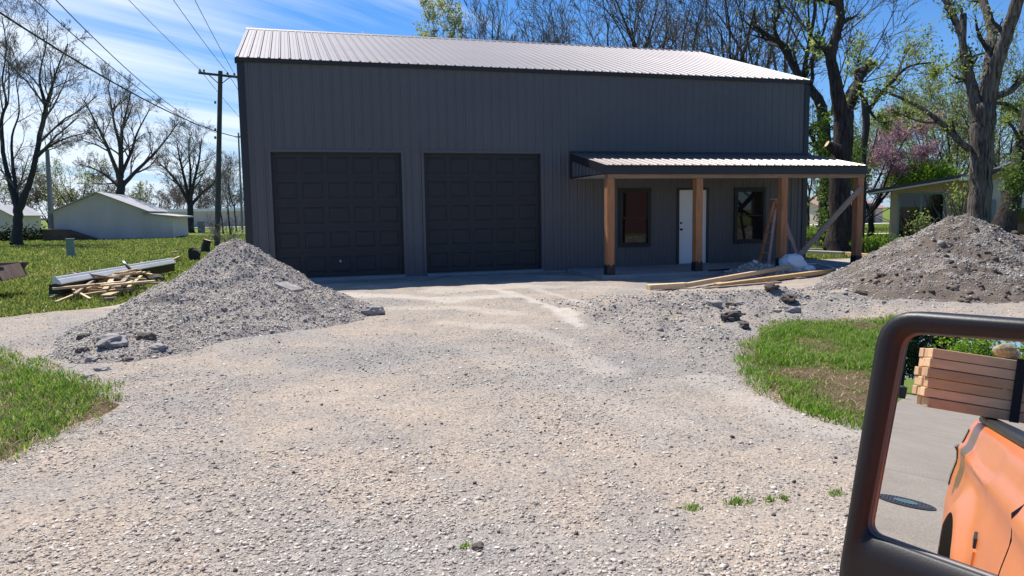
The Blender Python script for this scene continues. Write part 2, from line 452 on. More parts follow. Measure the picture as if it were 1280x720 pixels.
DRIVE = [(-30, -16.35), (-30, -4.6), (-3.6, -4.5), (-2.4, -3.8), (-1.4, -2.5), (-.8, -.6), (-.8, .4), (15.9, .4), (16.6, 1.2), (18.6, 1.3), (20, -1), (21, -4), (23, -9), (24, -16.35)]
PATCHL = [(-12, -13.2), (-2.6, -12.95), (-1.0, -12.4), (-.68, -11.6), (-.5, -10.9), (-.95, -10.0), (-1.6, -9.1), (-2.2, -8.3), (-2.6, -7.7), (-4, -7.7), (-12, -8.2)]
PATCHR = [(6.3, -10.6), (7.0, -9.9), (7.8, -9.15), (8.9, -9.1), (9.8, -9.6), (12.5, -10.8), (13, -13), (9, -14.6), (6.2, -14.4), (5.35, -13.7), (5.1, -13.1), (5.3, -12.3), (5.7, -11.5)]
def edge(x, y): return (fbm(x*1.6, y*1.6, 5, 4)-.5)*.7 + (fbm(x*4.5, y*4.5, 6, 3)-.5)*.3
def drive_sd(x, y):
    d = sdf(DRIVE, x, y)
    d = np.minimum(d, -sdf(PATCHL, x, y)); d = np.minimum(d, -sdf(PATCHR, x, y))
    return d + edge(x, y)*.6
def polydist(pts, x, y):
    d = np.full(np.shape(x), 1e9)
    for a, b in zip(pts[:-1], pts[1:]):
        a = np.array(a[:2]); b = np.array(b[:2]); e = b-a; t = np.clip(((x-a[0])*e[0]+(y-a[1])*e[1])/(e@e), 0, 1); d = np.minimum(d, np.hypot(x-a[0]-e[0]*t, y-a[1]-e[1]*t))
    return d
TRACKS = [([gp(612, 362), gp(660, 374), gp(700, 392), gp(722, 412)], .16, .8), ([gp(668, 362), gp(712, 376), gp(742, 392)], .14, .55), ([gp(395, 368), gp(470, 372), gp(560, 376), gp(640, 372)], .38, .75), ([gp(480, 388), gp(570, 386), gp(650, 396)], .3, .5),
          ([gp(560, 405), gp(640, 412), gp(700, 430), gp(760, 470)], .22, .35), ([gp(590, 440), gp(680, 470), gp(820, 530)], .3, .2), ([gp(880, 480), gp(960, 510), gp(1060, 545)], .35, .35)]
RIDGES = [([gp(830, 392), gp(930, 388), gp(1060, 380)], .9, 1.0), ([gp(800, 415), gp(870, 445), gp(905, 480)], .55, .9), ([gp(330, 440), gp(450, 452), gp(560, 442)], .45, .8), ([gp(700, 420), gp(800, 455), gp(870, 470)], .7, .9), ([gp(540, 490), gp(650, 470), gp(740, 480)], .5, .7), ([gp(150, 500), gp(300, 480)], .5, .6), ([gp(480, 560), gp(560, 600)], .3, .5), ([gp(780, 400), gp(880, 430), gp(940, 470)], .7, .8), ([gp(760, 600), gp(820, 660)], .22, .6)]
def gravel_h(x, y):
    s = drive_sd(x, y)
    h = base(x, y)
    n = (fbm(x*1.1, y*1.1, 21, 3)-.5)*.05 + (fbm(x*5, y*5, 31, 3)-.5)*.028
    rough = np.exp(-((x-8.6)**2/7+(y+7.3)**2/1.8))*1.25 + np.exp(-((x-6)**2/1.2+(y+9.2)**2/3))*.6
    n = n + rough*(.1 + .34*(fbm(x*2.4, y*2.4, 77, 4)-.45))
    rid = 0
    for p, w, a in RIDGES: rid = np.maximum(rid, a*np.exp(-(polydist(p, x, y)/w)**2))
    for p, w, a in TRACKS: rid = rid-.35*a*np.exp(-(polydist(p, x, y)/w)**2)
    n = n + rid*(.012+.075*(fbm(x*3.1, y*3.1, 83, 4)-.42))
    flat = 1-sm(-2.2, -.4, y)*.8
    return h + .03*sm(-.3, .12, s) - .035*(1-sm(-.35, 0, s)) + n*flat*sm(-.1, .5, s)

# wide lawn to the horizon
lx = np.concatenate([[-900, -400, -200, -120], np.arange(-70, 71, .7), [120, 200, 400, 900]])
ly = np.concatenate([[-700, -300, -120, -70], np.arange(-40, 75, .7), [100, 150, 250, 500, 1200]])
def lawn_h(x, y): return base(x, y) + np.where((abs(x) < 75) & (y < 80), (fbm(x*.5, y*.5, 3, 3)-.5)*.05, 0)*sm(-16.2, -13, y) - .012
struct(gridmesh('lawn', lx, ly, lawn_h, M['lawn']))
def dustmask(x, y):
    n = fbm(x*2.2, y*2.2, 91, 4); d = 0*x
    for p, w, a in TRACKS: d = np.maximum(d, a*(1-sm(.3, 1.15, polydist(p, x, y)/w+(n-.5)*1.6)))
    d = np.maximum(d, .5*sm(-6.2, -3.4, y)*sm(.48, .62, fbm(x*.7, y*1.4, 95, 4)))
    return d
def greymask(x, y):
    n = fbm(x*1.5, y*1.5, 97, 4); d = 0*x
    for p, w, a in RIDGES: d = np.maximum(d, a*(1-sm(.3, 1.3, polydist(p, x, y)/w+(n-.5)*2.2)))
    return np.maximum(d, .75*sm(.55, .7, fbm(x*.8, y*.8, 99, 4)))
def addmask(o):
    me = o.data; n = len(me.vertices); co = np.empty(n*3, np.float32); me.vertices.foreach_get('co', co); co = co.reshape(-1, 3).astype(float)
    c = np.zeros((n, 4), np.float32); c[:, 0] = dustmask(co[:, 0], co[:, 1]); c[:, 1] = greymask(co[:, 0], co[:, 1]); c[:, 3] = 1
    at = me.color_attributes.new('dust', 'FLOAT_COLOR', 'POINT'); at.data.foreach_set('color', c.reshape(-1)); return o
addmask(gridmesh('gravel_driveway', np.arange(-14, 24.01, .055), np.arange(-16.35, 1.5, .055), gravel_h, M['gravel'], lambda X, Y, Z: drive_sd(X, Y) > -.3))
struct(bpy.data.objects['gravel_driveway'])
def patch(name, poly, xs, ys, mat, h=.045):
    return struct(gridmesh(name, xs, ys, lambda X, Y: base(X, Y)+h*sm(-.15, .5, sdf(poly, X, Y)+edge(X, Y)*.5)-.006+(fbm(X*4, Y*4, 9, 3)-.5)*.05*sm(0, .3, sdf(poly, X, Y)), mat,
                  lambda X, Y, Z: sdf(poly, X, Y)+edge(X, Y)*.5 > -.2))
patch('grass_verge', PATCHL, np.arange(-12, 0, .06), np.arange(-13.6, -7.2, .06), M['patchsoil'])
patch('grass_verge', PATCHR, np.arange(4.4, 15.2, .06), np.arange(-15.2, -8.4, .06), M['patchsoil'])
mb = MB(); mb.box(-70, 220, -27, -16.3, -.6, -.276); struct(mb.build('road', M['road']))
mb = MB(); mb.add([(-90, 108, -.268), (10, 112, -.268), (10, 117, -.268), (-90, 113, -.268)], [(0, 1, 2, 3)]); struct(mb.build('side_road', M['farroad']))
mb = MB(); mb.add([(34, 43, -.268), (120, 43, -.268), (120, 46.5, -.268), (34, 46.5, -.268)], [(0, 1, 2, 3)])
struct(mb.build('side_road', M['farroad']))
mb = MB(); mb.add([(22, 21, -.26), (60, 19.5, -.26), (60, 20.6, -.26), (22, 22, -.26)], [(0, 1, 2, 3)])
struct(mb.build('footpath', M['farroad']))
# bare soil strips worn into the lawn
def soilspot(a, b, w, seed):
    a = np.array(a[:2]); b = np.array(b[:2]); c = (a+b)/2; L = np.linalg.norm(b-a)/2; d = (b-a)/(2*L); nrm = np.array([-d[1], d[0]])
    xs = np.arange(c[0]-L-.8, c[0]+L+.8, .12); ys = np.arange(c[1]-L-.8, c[1]+L+.8, .12)
    def f(X, Y):
        u = ((X-c[0])*d[0]+(Y-c[1])*d[1])/L; v = ((X-c[0])*nrm[0]+(Y-c[1])*nrm[1])/w
        return 1-np.hypot(u, v)+(fbm(X*2, Y*2, seed, 3)-.5)*.9
    struct(gridmesh('bare_soil', xs, ys, lambda X, Y: lawn_h(X, Y)+.03*sm(-.2, .25, f(X, Y))-.006, M['baresoil'], lambda X, Y, Z: f(X, Y) > -.1))
soilspot(gp(37, 346), gp(100, 335), .55, 4)
soilspot(gp(160, 315), gp(240, 309), .5, 5)

# ------------------------------------------------------------------ scattered stones and blades (too many to count)
CUBE = np.array([(-1, -1, -1), (1, -1, -1), (1, 1, -1), (-1, 1, -1), (-1, -1, 1), (1, -1, 1), (1, 1, 1), (-1, 1, 1)], float)
CF_ = np.array([(0, 3, 2, 1), (4, 5, 6, 7), (0, 1, 5, 4), (1, 2, 6, 5), (2, 3, 7, 6), (3, 0, 4, 7)])
def stones(name, x, y, z, r, mat, parent=None, flat=.62):
    n = len(x)
    V = CUBE[None]*(0.45+.55*RNG.random((n, 8, 1)))*(.62+.5*RNG.random((n, 1, 3)))
    a = RNG.random(n)*6.283; t = (RNG.random(n)-.5)*1.2
    ca, sa, ct, st = np.cos(a), np.sin(a), np.cos(t), np.sin(t)
    V[:, :, 2] *= flat
    X = V[..., 0]*ct[:, None]+V[..., 2]*st[:, None]; Zv = -V[..., 0]*st[:, None]+V[..., 2]*ct[:, None]
    V = np.stack([X*ca[:, None]-V[..., 1]*sa[:, None], X*sa[:, None]+V[..., 1]*ca[:, None], Zv], -1)
    V = V*r[:, None, None]+np.stack([x, y, z], -1)[:, None]
    Fq = (np.arange(n)[:, None, None]*8+CF_[None]).reshape(-1, 4)
    return bigmesh(name, V.reshape(-1, 3), Fq, mat, parent)

n = 420000
th = np.radians(RNG.uniform(-30, 66, n)); rr = 2.6+12.5*RNG.random(n)**1.35
sx = CAM[0]+rr*np.sin(th); sy = CAM[1]+rr*np.cos(th)
s = drive_sd(sx, sy); k = (s > -.12) & (sy < -.5) & (sy > -16.3)
k &= RNG.random(n) < (.12+.45*sm(.35, .65, fbm(sx*.9, sy*.9, 41, 3))+.45*greymask(sx, sy))*(1-.9*dustmask(sx, sy))
sx, sy, rr = sx[k], sy[k], rr[k]
sr = np.exp(RNG.normal(np.log(.0058), .46, len(sx))); sr = np.clip(sr, .0025, .02)
k = RNG.random(len(sx)) < 1-.6*sm(5.5, 11, rr)*(1-greymask(sx, sy)); sx, sy, sr = sx[k], sy[k], sr[k]
struct(stones('loose_gravel', sx, sy, gravel_h(sx, sy)+sr*.06, sr*1.08, M['pebble'], flat=.4), 'stuff')
n = 26000; bx = RNG.uniform(5.2, 11.5, n); by = RNG.uniform(-11.5, -5.6, n); bk0 = (drive_sd(bx, by) > -.05) & (RNG.random(n) < np.exp(-((bx-8.6)**2/7+(by+7.3)**2/1.8))+.6*np.exp(-((bx-6)**2/1.2+(by+9.2)**2/3)))
bx, by = bx[bk0], by[bk0]; br = np.clip(np.exp(RNG.normal(np.log(.009), .5, len(bx))), .004, .045)
struct(stones('churned_gravel', bx, by, gravel_h(bx, by)+br*.2, br, M['pilepebble'], flat=.7), 'stuff')

def blades(name, x, y, z, h, w, mat, lean=.5, parent=None):
    n = len(x); a = RNG.random(n)*6.283; b = RNG.random(n)*6.283
    wx = np.cos(a)*w/2; wy = np.sin(a)*w/2
    l = h*lean*(.3+RNG.random(n)); dx = np.cos(b)*l; dy = np.sin(b)*l
    P = np.zeros((n, 5, 3)); bx = np.stack([x, y, z], -1)
    P[:, 0] = bx-np.stack([wx, wy, 0*wx], -1); P[:, 1] = bx+np.stack([wx, wy, 0*wx], -1)
    mid = bx+np.stack([dx*.35, dy*.35, h*.6], -1)
    P[:, 2] = mid+np.stack([wx*.7, wy*.7, 0*wx], -1); P[:, 3] = mid-np.stack([wx*.7, wy*.7, 0*wx], -1)
    P[:, 4] = bx+np.stack([dx, dy, h*(1-.3*lean*RNG.random(n))], -1)
    o = np.arange(n)[:, None]*5
    return bigmesh(name, P.reshape(-1, 3), [o+np.array([[0, 1, 2, 3]]), o+np.array([[3, 2, 4]])], mat, parent)

n = 170
th = np.radians(RNG.uniform(-16, 50, n)); rr = 3.3+7*RNG.random(n)**1.3; x = CAM[0]+rr*np.sin(th); y = CAM[1]+rr*np.cos(th); k = (drive_sd(x, y) > .05) & (y > -16.2); x, y = x[k], y[k]
struct(stones('dark_grit', x, y, gravel_h(x, y)+.005, np.exp(RNG.normal(np.log(.009), .4, len(x))), M['darkrock'], flat=.8), 'stuff')
def inpoly(poly, n, seedn, margin=.05):
    P = np.array(poly); lo = P.min(0); hi = P.max(0)
    x = RNG.uniform(lo[0], hi[0], n); y = RNG.uniform(lo[1], hi[1], n)
    k = sdf(poly, x, y)+edge(x, y)*.5 > margin
    return x[k], y[k]
for poly, cnt, lowx in ((PATCHL, 130000, -5), (PATCHR, 150000, -99)):
    x, y = inpoly(poly, cnt, 1, -.08)
    k = x > lowx; x, y = x[k], y[k]
    d = fbm(x*1.0, y*1.0, 61, 4)
    if poly is PATCHR:
        d = d-.1*np.exp(-((x-6.2)**2/.15+(y+12.5)**2/.2))-.3*np.exp(-((x-5.7)**2/.3+(y+13.6)**2/.2))- .05*np.exp(-((x-7.6)**2/.5+(y+11.2)**2/.15))
    else:
        d = d-.28*np.exp(-((x+2.4)**2/.6+(y+8.3)**2/.25))
    k = RNG.random(len(x)) < sm(.16, .36, d)*(.12+.88*sm(-.1, .32, sdf(poly, x, y)+edge(x, y)*.5+(fbm(x*5, y*5, 19, 2)-.5)*.5))
    gz = base(x, y)+.03
    h = (.025+.07*RNG.random(len(x)))*(.45+1.0*sm(.3, .6, d))*(.8 if poly is PATCHL else 1)
    struct(blades('grass', x[k], y[k], gz[k], h[k], .006+.006*RNG.random(k.sum()), M['blade'], 1.0), 'stuff')
    k2 = (~k) & (RNG.random(len(x)) < .3)
    struct(blades('dry_straw', x[k2], y[k2], gz[k2], .015+.05*RNG.random(k2.sum()), .006+.004*RNG.random(k2.sum()), M['straw'], 2.0), 'stuff')
# lawn tufts, wider with distance
n = 260000
th = np.radians(RNG.uniform(-30, 10, n)); rr = 12.5+62*RNG.random(n)**1.7
x = CAM[0]+rr*np.sin(th); y = CAM[1]+rr*np.cos(th)
k = (x < -.7) & (drive_sd(x, y) < .02) & (sdf(PATCHL, x, y) < -.1); k &= RNG.random(n) < .35+.8*fbm(x*.5, y*.5, 15, 3)
x, y, rr = x[k], y[k], rr[k]
struct(blades('grass', x, y, lawn_h(x, y), (.05+.08*RNG.random(len(x)))*(.9+rr*.004), (.008+.0011*rr)*(.6+.8*RNG.random(len(x))), M['lawnblade'], .7), 'stuff')
n = 60000
th = np.radians(RNG.uniform(34, 56, n)); rr = 24+45*RNG.random(n)**1.3
x = CAM[0]+rr*np.sin(th); y = CAM[1]+rr*np.cos(th)
k = (drive_sd(x, y) < .02) & (x > 16) & (y > -3) & ~((y > 19) & (y < 22.3)) & ~((y > 42.7) & (y < 46.8)); x, y, rr = x[k], y[k], rr[k]
struct(blades('grass', x, y, lawn_h(x, y), .06+.09*RNG.random(len(x)), (.01+.0012*rr)*(.6+.8*RNG.random(len(x))), M['lawnblade'], .7), 'stuff')
# dandelions
n = 420; th = np.radians(RNG.uniform(-28, -3, n)); rr = 30+42*RNG.random(n)
x = CAM[0]+rr*np.sin(th); y = CAM[1]+rr*np.cos(th); k = fbm(x*.25, y*.25, 33, 2) > .48; x, y = x[k], y[k]
struct(stones('dandelions', x, y, lawn_h(x, y)+.09, np.full(len(x), .035), M['dandelion'], flat=.4), 'stuff')
# weeds sprouting from the driveway
for px, py, wd, cnt, lab in ((865, 640, .1, 90, 'small green weed tuft left of the larger tuft in the gravel'), (922, 634, .14, 150, 'largest green weed tuft in the foreground gravel'), (962, 632, .07, 60, 'tiny weed tuft just right of the largest tuft'),
                             (980, 631, .05, 40, 'weed sprig at the right end of the weed row'), (1044, 624, .09, 70, 'weed tuft beside the black truck mirror housing'), (580, 691, .07, 45, 'lone weed at the front of the driveway beside a dark clod')):
    p = gp(px, py); nn = cnt
    x = p[0]+RNG.normal(0, wd*.3, nn); y = p[1]+RNG.normal(0, wd*.22, nn)
    tag(blades('weed', x, y, gravel_h(x, y), .012+.032*RNG.random(nn), .004+.004*RNG.random(nn), M['blade'], 1.0), lab, 'weed', 'weeds in the driveway')

def rock(name, c, r, mat, seed, parent=None, squash=(1, 1, .6), n=3, rotz=None):
    rg = np.random.default_rng(seed)
    import bmesh
    bm = bmesh.new(); bmesh.ops.create_icosphere(bm, subdivisions=n, radius=1)
    ph = rg.random((9, 3))*4-2; am = rg.random(9)*.5-.25
    a = rg.random()*6.28 if rotz is None else rotz; ca, sa = math.cos(a), math.sin(a)
    vs = []
    for v in bm.verts:
        p = np.array(v.co); k = 1+sum(am[i]*math.sin(3.0*(p@ph[i])+i) for i in range(9))*.5 + sum(am[i]*math.sin(8.0*(p@ph[i])-i) for i in range(9))*.2 + rg.normal(0, .03)
        q = np.array([max(-.95, min(1.0, p[0]*k)), max(-.95, min(.95, p[1]*k)), max(-.7, min(.86, p[2]*k))])*np.array(squash)*r
        vs.append((c[0]+q[0]*ca-q[1]*sa, c[1]+q[0]*sa+q[1]*ca, c[2]+q[2]))
    mb = MB(); mb.add(vs, [tuple(v.index for v in f.verts) for f in bm.faces]); bm.free()
    return mb.build(name, mat, parent, origin=tuple(c) if parent is None else None)
p = gp(580, 693); tag(rock('soil_clod', (p[0]+.07, p[1]-.02, gravel_h(p[0], p[1])+.01), .032, M['darkrock'], 4), 'dark clod beside the lone weed at the front of the driveway', 'clod')
p = gp(466, 396); tag(rock('stone', (p[0], p[1], float(gravel_h(p[0], p[1]))+.06), .2, M['rock'], 8, squash=(1, .55, .48), rotz=-.25), 'flat oblong grey stone at the right foot of the left gravel pile', 'stone')

# ------------------------------------------------------------------ gravel piles
def cone(x, y, cx, cy, H, sl, ax=1, ay=1, rot=0):
    ca, sa = math.cos(rot), math.sin(rot); u = ((x-cx)*ca+(y-cy)*sa)/ax; v = (-(x-cx)*sa+(y-cy)*ca)/ay
    return H+.12-sl*np.sqrt(u*u+v*v+.12**2/sl/sl)
def pile_h(cones, x, y, amp, seed):
    hs = [cone(x, y, *c) for c in cones]
    kk = 9.0; h = np.log(sum(np.exp(kk*np.clip(v, -3, 3)) for v in hs))/kk
    n = (fbm(x*1.3, y*1.3, seed, 3)-.5)*.35 + (fbm(x*4.2, y*4.2, seed+5, 4)-.5)*.22 + (fbm(x*14, y*14, seed+9, 2)-.5)*.06
    return h + n*amp*sm(-.25, .35, h)
LP = [(.12, -4.9, 1.2, .68, 1, 1.0, 0), (-.55, -5.9, .7, .58, 1.2, .9, .7), (-.85, -7.2, .42, .46, 1, 1, 0), (.5, -6.4, .5, .46, 1.2, 1, 0), (1.4, -5.5, .25, .36, 1, 1, 0), (-1.0, -8.3, .2, .38, 1, 1, 0)]
RP = [(15.3, -5.3, 1.4, .56, 1.15, .95, 0), (17.2, -5.6, 1.05, .5, 1.3, 1, 0), (19.5, -6.4, .7, .45, 1.4, 1, 0), (13.5, -6.7, .72, .42, 1.2, 1, 0), (15.8, -8.0, .5, .34, 1.4, 1, 0), (12.0, -7.0, .32, .28, 1.3, 1, 0)]
def pile(name, cones, xs, ys, mat, amp, seed, label):
    t = thing(name, (cones[0][0], cones[0][1], float(base(cones[0][0], cones[0][1]))), label, 'gravel pile')
    f = lambda X, Y: gravel_or_lawn(X, Y)+pile_h(cones, X, Y, amp, seed)-.02
    o = gridmesh('heap_surface', xs, ys, f, mat, lambda X, Y, Z: pile_h(cones, X, Y, amp, seed) > -.08)
    put(o, t)
    return t, f
def gravel_or_lawn(x, y): return base(x, y)+.02
def pile_stones(t, f, cones, amp, seed, cnt, box, mats, rmean, name='loose_stones', sig=.5, hmin=-.02):
    x = RNG.uniform(box[0], box[1], cnt); y = RNG.uniform(box[2], box[3], cnt)
    h = pile_h(cones, x, y, amp, seed); k = h > hmin+.1*RNG.random(cnt)-.1
    if cones is RP: k &= (RNG.random(cnt) > .85*soilmask(x, y)) if 'clod' not in name else (RNG.random(cnt) < .15+.85*soilmask(x, y))
    x, y = x[k], y[k]
    r = np.clip(np.exp(RNG.normal(np.log(rmean), sig, len(x))), .006, .09)
    o = stones(name, x, y, f(x, y)+r*.1, r, mats, t, .75); o['kind'] = 'stuff'
tl, fl = pile('gravel_pile', LP, np.arange(-4, 4.2, .045), np.arange(-10.3, -1.5, .045), M['pilegravel'], .75, 3, 'grey gravel pile in front of the left garage door')
pile_stones(tl, fl, LP, .75, 3, 150000, (-4, 4.2, -10.3, -3.5), M['pilepebble'], .0062)
tr, fr = pile('gravel_pile', RP, np.arange(9.5, 24, .05), np.arange(-11.5, -1.5, .05), M['soilgravel'], .85, 14, 'brown and grey pile of soil and gravel right of the porch')
def soilmask(x, y):
    h = pile_h(RP, x, y, .85, 14); n = fbm(x*1.2, y*1.2, 71, 4)
    return np.clip((1-sm(.12, .45, h))*sm(-6.2, -7.0, y)*1.0 + .9*sm(15.2, 16.4, x)*sm(.45, .58, n) + .7*sm(.56, .66, n), 0, 1)
me_ = tr.children[0].data; nv = len(me_.vertices); co = np.empty(nv*3, np.float32); me_.vertices.foreach_get('co', co); co = co.reshape(-1, 3).astype(float)+np.array(tr.children[0].location)+np.array(tr.location)
cc_ = np.zeros((nv, 4), np.float32); cc_[:, 0] = soilmask(co[:, 0], co[:, 1]); cc_[:, 3] = 1; at_ = me_.color_attributes.new('soil', 'FLOAT_COLOR', 'POINT'); at_.data.foreach_set('color', cc_.reshape(-1))
pile_stones(tr, fr, RP, .85, 14, 190000, (9.5, 20, -11, -3.6), M['pilepebble'], .0075)
pile_stones(tr, fr, RP, .85, 14, 800, (11.5, 18, -9.6, -6.2), M['soilclod'], .038, 'soil_clods', .5)
pile_stones(tr, fr, RP, .85, 14, 420, (14.0, 20, -7.4, -4.6), M['soilclod'], .045, 'soil_clods', .45)
# lumps and stones at the foot of the left pile
for i, (px, py, r, mt, lab) in enumerate(((140, 424, .21, 'rock', 'broad grey lump low on the left pile'), (182, 421, .13, 'darkrock', 'dark lump right of the broad grey lump on the left pile'),
        (198, 434, .12, 'rock', 'pale angular stone at the front of the left pile'), (107, 421, .11, 'darkrock', 'dark clod at the left toe of the left pile'), (102, 437, .09, 'darkrock', 'small dark clod below the left toe clods'),
        (116, 449, .09, 'rock', 'flat grey stone at the front left toe of the left pile'), (128, 462, .09, 'rock', 'grey stone beside the left grass verge'), (110, 471, .07, 'rock', 'whitish stone lying on the edge of the left grass verge'), (160, 450, .07, 'darkrock', 'small dark clod right of the flat toe stone'))):
    d = ray(px, py); z = -.15
    for _ in range(30):
        p = CAM+d*((z-CAM[2])/d[2]); z = .5*z+.5*float(max(fl(p[0], p[1]), gravel_h(p[0], p[1])))
    tag(rock('stone' if mt == 'rock' else 'soil_clod', (p[0], p[1], z-r*.05), r*.85, M[mt], 20+i), lab, 'stone' if mt == 'rock' else 'clod')
def onpile(px, py, f):
    d = ray(px, py); t = 5.0
    while t < 40:
        p = CAM+d*t
        if p[2] < max(float(f(p[0], p[1])) if True else -1, float(base(p[0], p[1]))): break
        t += .02
    return p
p = onpile(193, 352, fl); tag(rock('stone', (p[0], p[1], p[2]+.06), .24, M['darkrock'], 40), 'dark grey lump high on the left shoulder of the left pile', 'stone')
# slab of broken concrete sticking out of the left pile
p0 = onpile(350, 358, fl); p1 = onpile(373, 368, fl); mb = MB(); mb.beam(p0+np.array([0, 0, .05]), p1+np.array([0, -.05, .06]), .3, .05)
tag(mb.build('stone_slab', M['rock'], bevel=.015), 'thin flat stone slab sticking out of the left pile', 'stone slab')
for i, (px, py, r, lab) in enumerate(((915, 402, .14, 'dark muddy clod at the left end of the right grass verge'), (930, 408, .09, 'small muddy clod touching the right grass verge'), (985, 383, .15, 'long dark muddy clod above the right grass verge'),
                                  (965, 376, .08, 'small clod left of the long muddy clod'))):
    p = gp(px, py, .08); tag(rock('soil_clod', (p[0], p[1], float(gravel_h(p[0], p[1]))+r*.25), r, M['darkrock'], 60+i, squash=(1.4, .8, .6)), lab, 'clod')


for i in range(22):
    p = gp(880+200*rnd.random(), 374+26*rnd.random()+ (14 if rnd.random() < .3 else 0)); r = .04+.09*rnd.random()**2
    if sdf(PATCHR, np.array(p[0]), np.array(p[1])) > -.05: continue
    tag(rock('soil_clod', (p[0], p[1], float(gravel_h(p[0], p[1]))+r*.2), r, M['darkrock' if rnd.random() < .2 else 'rock'], 300+i, squash=(1.2, .8, .6)), 'small lump in the churned gravel between the long boards and the right grass verge', 'clod', 'small lumps in the churned gravel')

# ------------------------------------------------------------------ the metal building
def gz(px, py, z):
    d = ray(px, py); return CAM+d*((z-CAM[2])/d[2])
def yp(px, py, y):
    d = ray(px, py); return CAM+d*((y-CAM[1])/d[1])
RIB = .2286
def ribs(a, b, h=.019):
    """profile of ribbed steel between a and b: (position, height)"""
    pts = [(a, None)]
    k = math.floor(a/RIB)-1
    while k*RIB < b+RIB:
        c = k*RIB
        for o, hh in ((-.034, 0), (-.013, h), (.013, h), (.034, 0), (.095, 0), (.102, h*.2), (.118, h*.2), (.125, 0)):
            if a < c+o < b: pts.append((c+o, hh))
        k += 1
    pts.append((b, None))
    def at(x):
        u = ((x/RIB+.5) % 1-.5)*RIB; u = abs(u)
        return h if u < .013 else (0 if u > .034 else h*(.034-u)/.021)
    return [(x, at(x) if hh is None else hh) for x, hh in pts]
def ribwall(mb, a, b, lo, hi, P):
    """P(u, h, z) -> point; lo/hi are numbers or functions of u"""
    pr = ribs(a, b); vs = []
    for u, h in pr:
        vs.append(P(u, h, lo(u) if callable(lo) else lo)); vs.append(P(u, h, hi(u) if callable(hi) else hi))
    mb.add(vs, [(2*i, 2*i+2, 2*i+3, 2*i+1) for i in range(len(pr)-1)])

L, W, H, HR = 15.34, 12.25, 5.10, 7.13
SL = (HR-H)/(W/2)
B = thing('metal_building', (L/2, 0, -.1), 'large charcoal metal shop building with two garage doors and a wooden porch', 'building')
DOORS = [(.6, 3.665), (4.193, 7.256)]; DT = 2.99
w1a = yp(774, 237, 0); w1b = yp(812, 307, 0); w2a = yp(918.5, 234.5, 0); w2b = yp(954.5, 303, 0)
WIN = [(w1a[0], w1b[0], (w1b[2]), (w1a[2])), (w2a[0], w2b[0], w2b[2], w2a[2])]
zw0 = (WIN[0][2]+WIN[1][2])/2; zw1 = (WIN[0][3]+WIN[1][3])/2
WIN = [(a, b, zw0, zw1) for a, b, _, _ in WIN]
ED = (11.2, 12.12, -.02, 2.05)
mb = MB(); front = lambda u, h, z: (u, -h, z)
op = [(a, b, -1, DT) for a, b in DOORS] + [(WIN[0][0], WIN[0][1], zw0, zw1), (ED[0], ED[1], -1, ED[3]), (WIN[1][0], WIN[1][1], zw0, zw1)]
xcur = 0.0
ZB = -.1
for a, b, lo, hi in op:
    ribwall(mb, xcur, a, ZB, H, front)
    ribwall(mb, a, b, hi, H, front)
    if lo > ZB: ribwall(mb, a, b, ZB, lo, front)
    xcur = b
ribwall(mb, xcur, L, ZB, H, front)
gab = lambda u: H+SL*(W/2-abs(u-W/2))-.03
ribwall(mb, 0, W, ZB, gab, lambda u, h, z: (-h, u, z))
ribwall(mb, 0, W, ZB, gab, lambda u, h, z: (L+h, u, z))
ribwall(mb, 0, L, ZB, H, lambda u, h, z: (u, W+h, z))
mb.build('wall', M['siding'], B)
# opening reveals, door headers
mb = MB()
for a, b in DOORS:
    mb.box(a-.05, a+.012, -.028, .16, ZB, DT+.05); mb.box(b-.012, b+.05, -.028, .16, ZB, DT+.05); mb.box(a+.012, b-.012, -.028, .16, DT-.012, DT+.05)
mb.build('door_trim', M['siding'], B)
mb = MB()
mb.prism([(-.03, -.026), (.13, -.026), (.13, -.0205), (-.0245, -.0205), (-.0245, .13), (-.03, .13)], 'z', ZB, H); mb.build('corner_trim', M['trim'], B)
mb = MB(); mb.prism([(L+.03, -.026), (L+.03, .13), (L+.0245, .13), (L+.0245, -.0205), (L-.13, -.0205), (L-.13, -.026)], 'z', ZB, H)
#, L+.024, -.026, -.0205, ZB, H); mb.box(L+.0245, L+.03, -.026, .13, ZB, H)
mb.build('corner_trim', M['trim'], B)
mb = MB()
x = .13
segs = [(.13, DOORS[0][0]-.05), (DOORS[0][1]+.05, DOORS[1][0]-.05), (DOORS[1][1]+.05, 7.95)]
for a, b in segs:
    mb = MB(); mb.box(a, b, -.03, -.021, ZB-.04, ZB+.03); mb.build('base_trim', M['siding'], B)
mb = MB(); mb.box(.1, 7.9, -.06, .4, -.4, -.055)
for a, b in DOORS: mb.box(a+.013, b-.013, -.2, .3, -.4, -.004)
mb.build('floor_slab', M['concrete'], B)
# roof: ribs run up the slope
def roofmesh(name, x0, x1, y0, z0, y1, z1, mat, parent, back=False):
    mb = MB(); pr = ribs(x0, x1, .02); vs = []
    d = np.array([0, y1-y0, z1-z0]); d /= np.linalg.norm(d); nn = np.array([0, -d[2], d[1]])
    if nn[2] < 0: nn = -nn
    for u, h in pr:
        vs += [np.array([u, y0, z0])+nn*h, np.array([u, y1, z1])+nn*h, np.array([u, y0, z0])-nn*.012, np.array([u, y1, z1])-nn*.012]
    m = len(pr)
    fs = []
    for i in range(m-1):
        a = 4*i; b = 4*i+4
        fs += [(a, b, b+1, a+1), (a+3, b+3, b+2, a+2), (a+2, b+2, b, a)]
    fs += [(0, 1, 3, 2), (4*m-4, 4*m-2, 4*m-1, 4*m-3)]
    mb.add(vs, fs); return mb.build(name, mat, parent)
OV = .1
roof = roofmesh('roof', -.06, L+.06, -OV, H+.02-OV*SL, W/2, HR+.02, M['roofmetal'], B)
